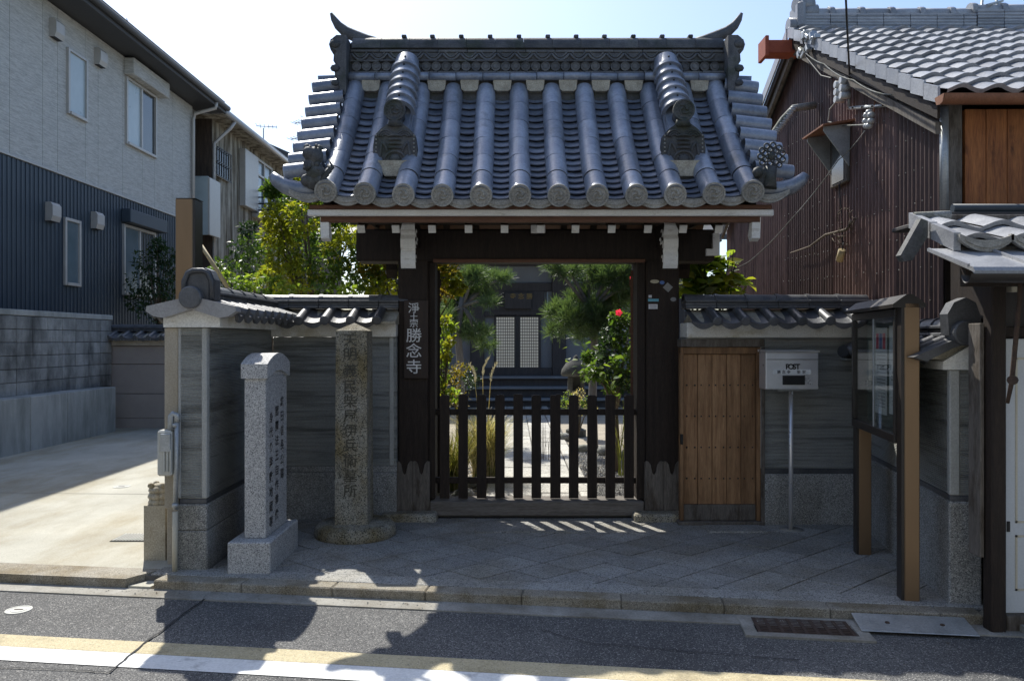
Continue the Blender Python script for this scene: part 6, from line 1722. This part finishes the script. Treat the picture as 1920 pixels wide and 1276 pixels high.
# shrubs inside the gate
Y = 9.6
sp = [(1165, 600, 16), (1150, 630, 24), (1175, 640, 24), (1140, 660, 26), (1170, 680, 26), (1130, 690, 26), (1150, 715, 26), (1180, 715, 24), (1110, 700, 20), (1185, 600, 16), (1105, 670, 14), (1190, 660, 20), (1155, 595, 12)]
hib = tree('hibiscus_bush', 'leafy green hibiscus bush with pink flowers inside the gate opening', (wx(1155, Y), Y, 0), cl_px(sp, Y, 270, .3), .06, [('leaf_green', None), ('leaf_dark', None)], .03, 91, cat='bush', crown='foliage', trunk='stem', narrow=.6)
def flower(px, py, s):
    c = W(px, py, Y-.35); mb = MB()
    for k in range(5):
        a = k*1.257; d = Vector((math.cos(a), -.35, math.sin(a))); e = Vector((-math.sin(a), 0, math.cos(a)))
        mb.add([c, c+d*s*.6+e*s*.45, c+d*s, c+d*s*.6-e*s*.45], [(0, 1, 2), (0, 2, 3)])
    mb.ball(tuple(c+Vector((0, -s*.3, 0))), s*.2, 6)
    mb.build('flower', M['flower'], hib, fix=False)
flower(1160, 586, .046); flower(1186, 522, .04)
for k in range(46):
    p = W(r6.uniform(1062, 1188), r6.uniform(640, 752), 9.0+r6.uniform(-.2, .3)); put_leaf(hib, p, r6.uniform(.06, .12), r6.uniform(0, 6.28), R(r6.uniform(-60, 10)), R(r6.uniform(-40, 40)), lfm[r6.choice((0, 2, 2))])
Y = 8.4
sp = [(828, 620, 12), (836, 600, 12), (826, 650, 14), (842, 640, 10), (826, 680, 14), (838, 665, 10), (826, 710, 14), (832, 735, 16), (848, 612, 8), (824, 765, 14), (850, 740, 14)]
tree('rose_shrub', 'sunlit light green shrub climbing beside the left gate jamb', (wx(824, Y), Y, 0), cl_px(sp, Y, 75, .15), .055, [('leaf_bright', None), ('leaf_yg', None)], .02, 101, cat='shrub', crown='foliage', trunk='stem', narrow=.6)
Y = 9.2
sp = [(865, 690, 16), (880, 700, 16), (850, 700, 16), (870, 720, 20), (845, 725, 18), (890, 715, 14), (860, 750, 20), (835, 700, 12)]
tree('red_tinged_shrub', 'small shrub with dull reddish leaves behind the left pickets', (wx(862, Y), Y, 0), cl_px(sp, Y, 85, .2), .045, [('leaf_autumn', None), ('leaf_dark', None)], .015, 111, cat='shrub', crown='foliage', trunk='stem')
Y = 9.9
sp = [(1065, 745, 14), (1085, 740, 15), (1055, 760, 14), (1080, 765, 18), (1100, 755, 14), (1110, 768, 12)]
tree('box_bush', 'low round clipped sunlit bush right of the path', (wx(1080, Y), Y, 0), cl_px(sp, Y, 120, .15), .028, [('leaf_bright', None), ('straw', None)], .02, 121, cat='bush', crown='foliage', trunk='stem')
def grass(name, label, base, n, h, spread, mats, seed, plumes=0, lean=.6):
    t = thing(name, label, 'grass', base); r = random.Random(seed); B = Vector(base)
    for m, share in mats:
        mb = MB()
        for k in range(int(n*share)):
            a = r.uniform(0, 6.28); hh = h*r.uniform(.5, 1.1); sp_ = spread*r.uniform(.2, 1); o = Vector((r.uniform(-.12, .12), r.uniform(-.12, .12), 0)); d = Vector((math.cos(a), math.sin(a), 0)); e = Vector((-d.y, d.x, 0))*.005
            pts = [B+o+d*sp_*q**2.0*1.0+Vector((0, 0, hh*(q-.42*lean*q**3))) for q in (0, .3, .55, .8, 1)]
            vs = []
            for i, p in enumerate(pts): vs += [p-e*(1-i/4.6), p+e*(1-i/4.6)]
            mb.add(vs, [[2*i, 2*i+1, 2*i+3, 2*i+2] for i in range(4)], True)
        mb.build('blades', M[m], t, fix=False)
    for k in range(plumes):
        mb = MB(); a = r.uniform(-.5, .9); top = B+Vector((.05+.09*k-.16, r.uniform(-.1, .1), h*r.uniform(1.12, 1.28)))
        mb.tube([B, B.lerp(top, .6), top], [.005, .004, .003], 5); mb.build('stalk', M['straw'], t)
        mb = MB()
        for q in range(110):
            u = r.random(); c = top+Vector((.07*u*u*(1 if k else -1), 0, -.02+.20*u)); dd = Vector((r.uniform(-.02, .035), r.uniform(-.02, .02), r.uniform(.03, .09)))*.7
            mb.add([c, c+dd*.5+Vector((.0025, 0, 0)), c+dd, c+dd*.5-Vector((.0025, 0, 0))], [(0, 1, 2, 3)])
        mb.build('plume', M['plume'], t, fix=False)
grass('pampas_clump', 'straw coloured arching grass clump with pale plumes inside the gate', (wx(908, 8.9), 8.9, 0), 1100, .98, .62, [('straw', .75), ('grassy', .35)], 5, 3)
grass('grass_clump', 'bright arching green grass tuft behind the left end pickets', (wx(852, 8.4), 8.4, 0), 420, .80, .36, [('grassy', .8), ('straw', .3)], 6)
grass('lily_leaves', 'thin arching green leaves beside the right gate jamb', (wx(1180, 8.7), 8.7, .1), 90, 1.1, .35, [('grassy', 1)], 7)
grass('dead_stalks', 'brown upright dead flower stalks beside the garden path', (wx(1012, 10.5), 10.5, 0), 30, .75, .10, [('bark', 1)], 8)
# pole leaning behind the wall
MB()
pole = MB().tube([W(374, 455, 7.4), W(412, 515, 7.4), W(470, 606, 7.4)], [.018, .02, .02], 8).build('bamboo_pole', M['bamboo']); tag(pole, 'dry bamboo pole leaning behind the left wall coping', 'pole')
for o in list(bpy.data.objects):
    if o.type == 'EMPTY' and o.parent is None and not o.children: bpy.data.objects.remove(o)
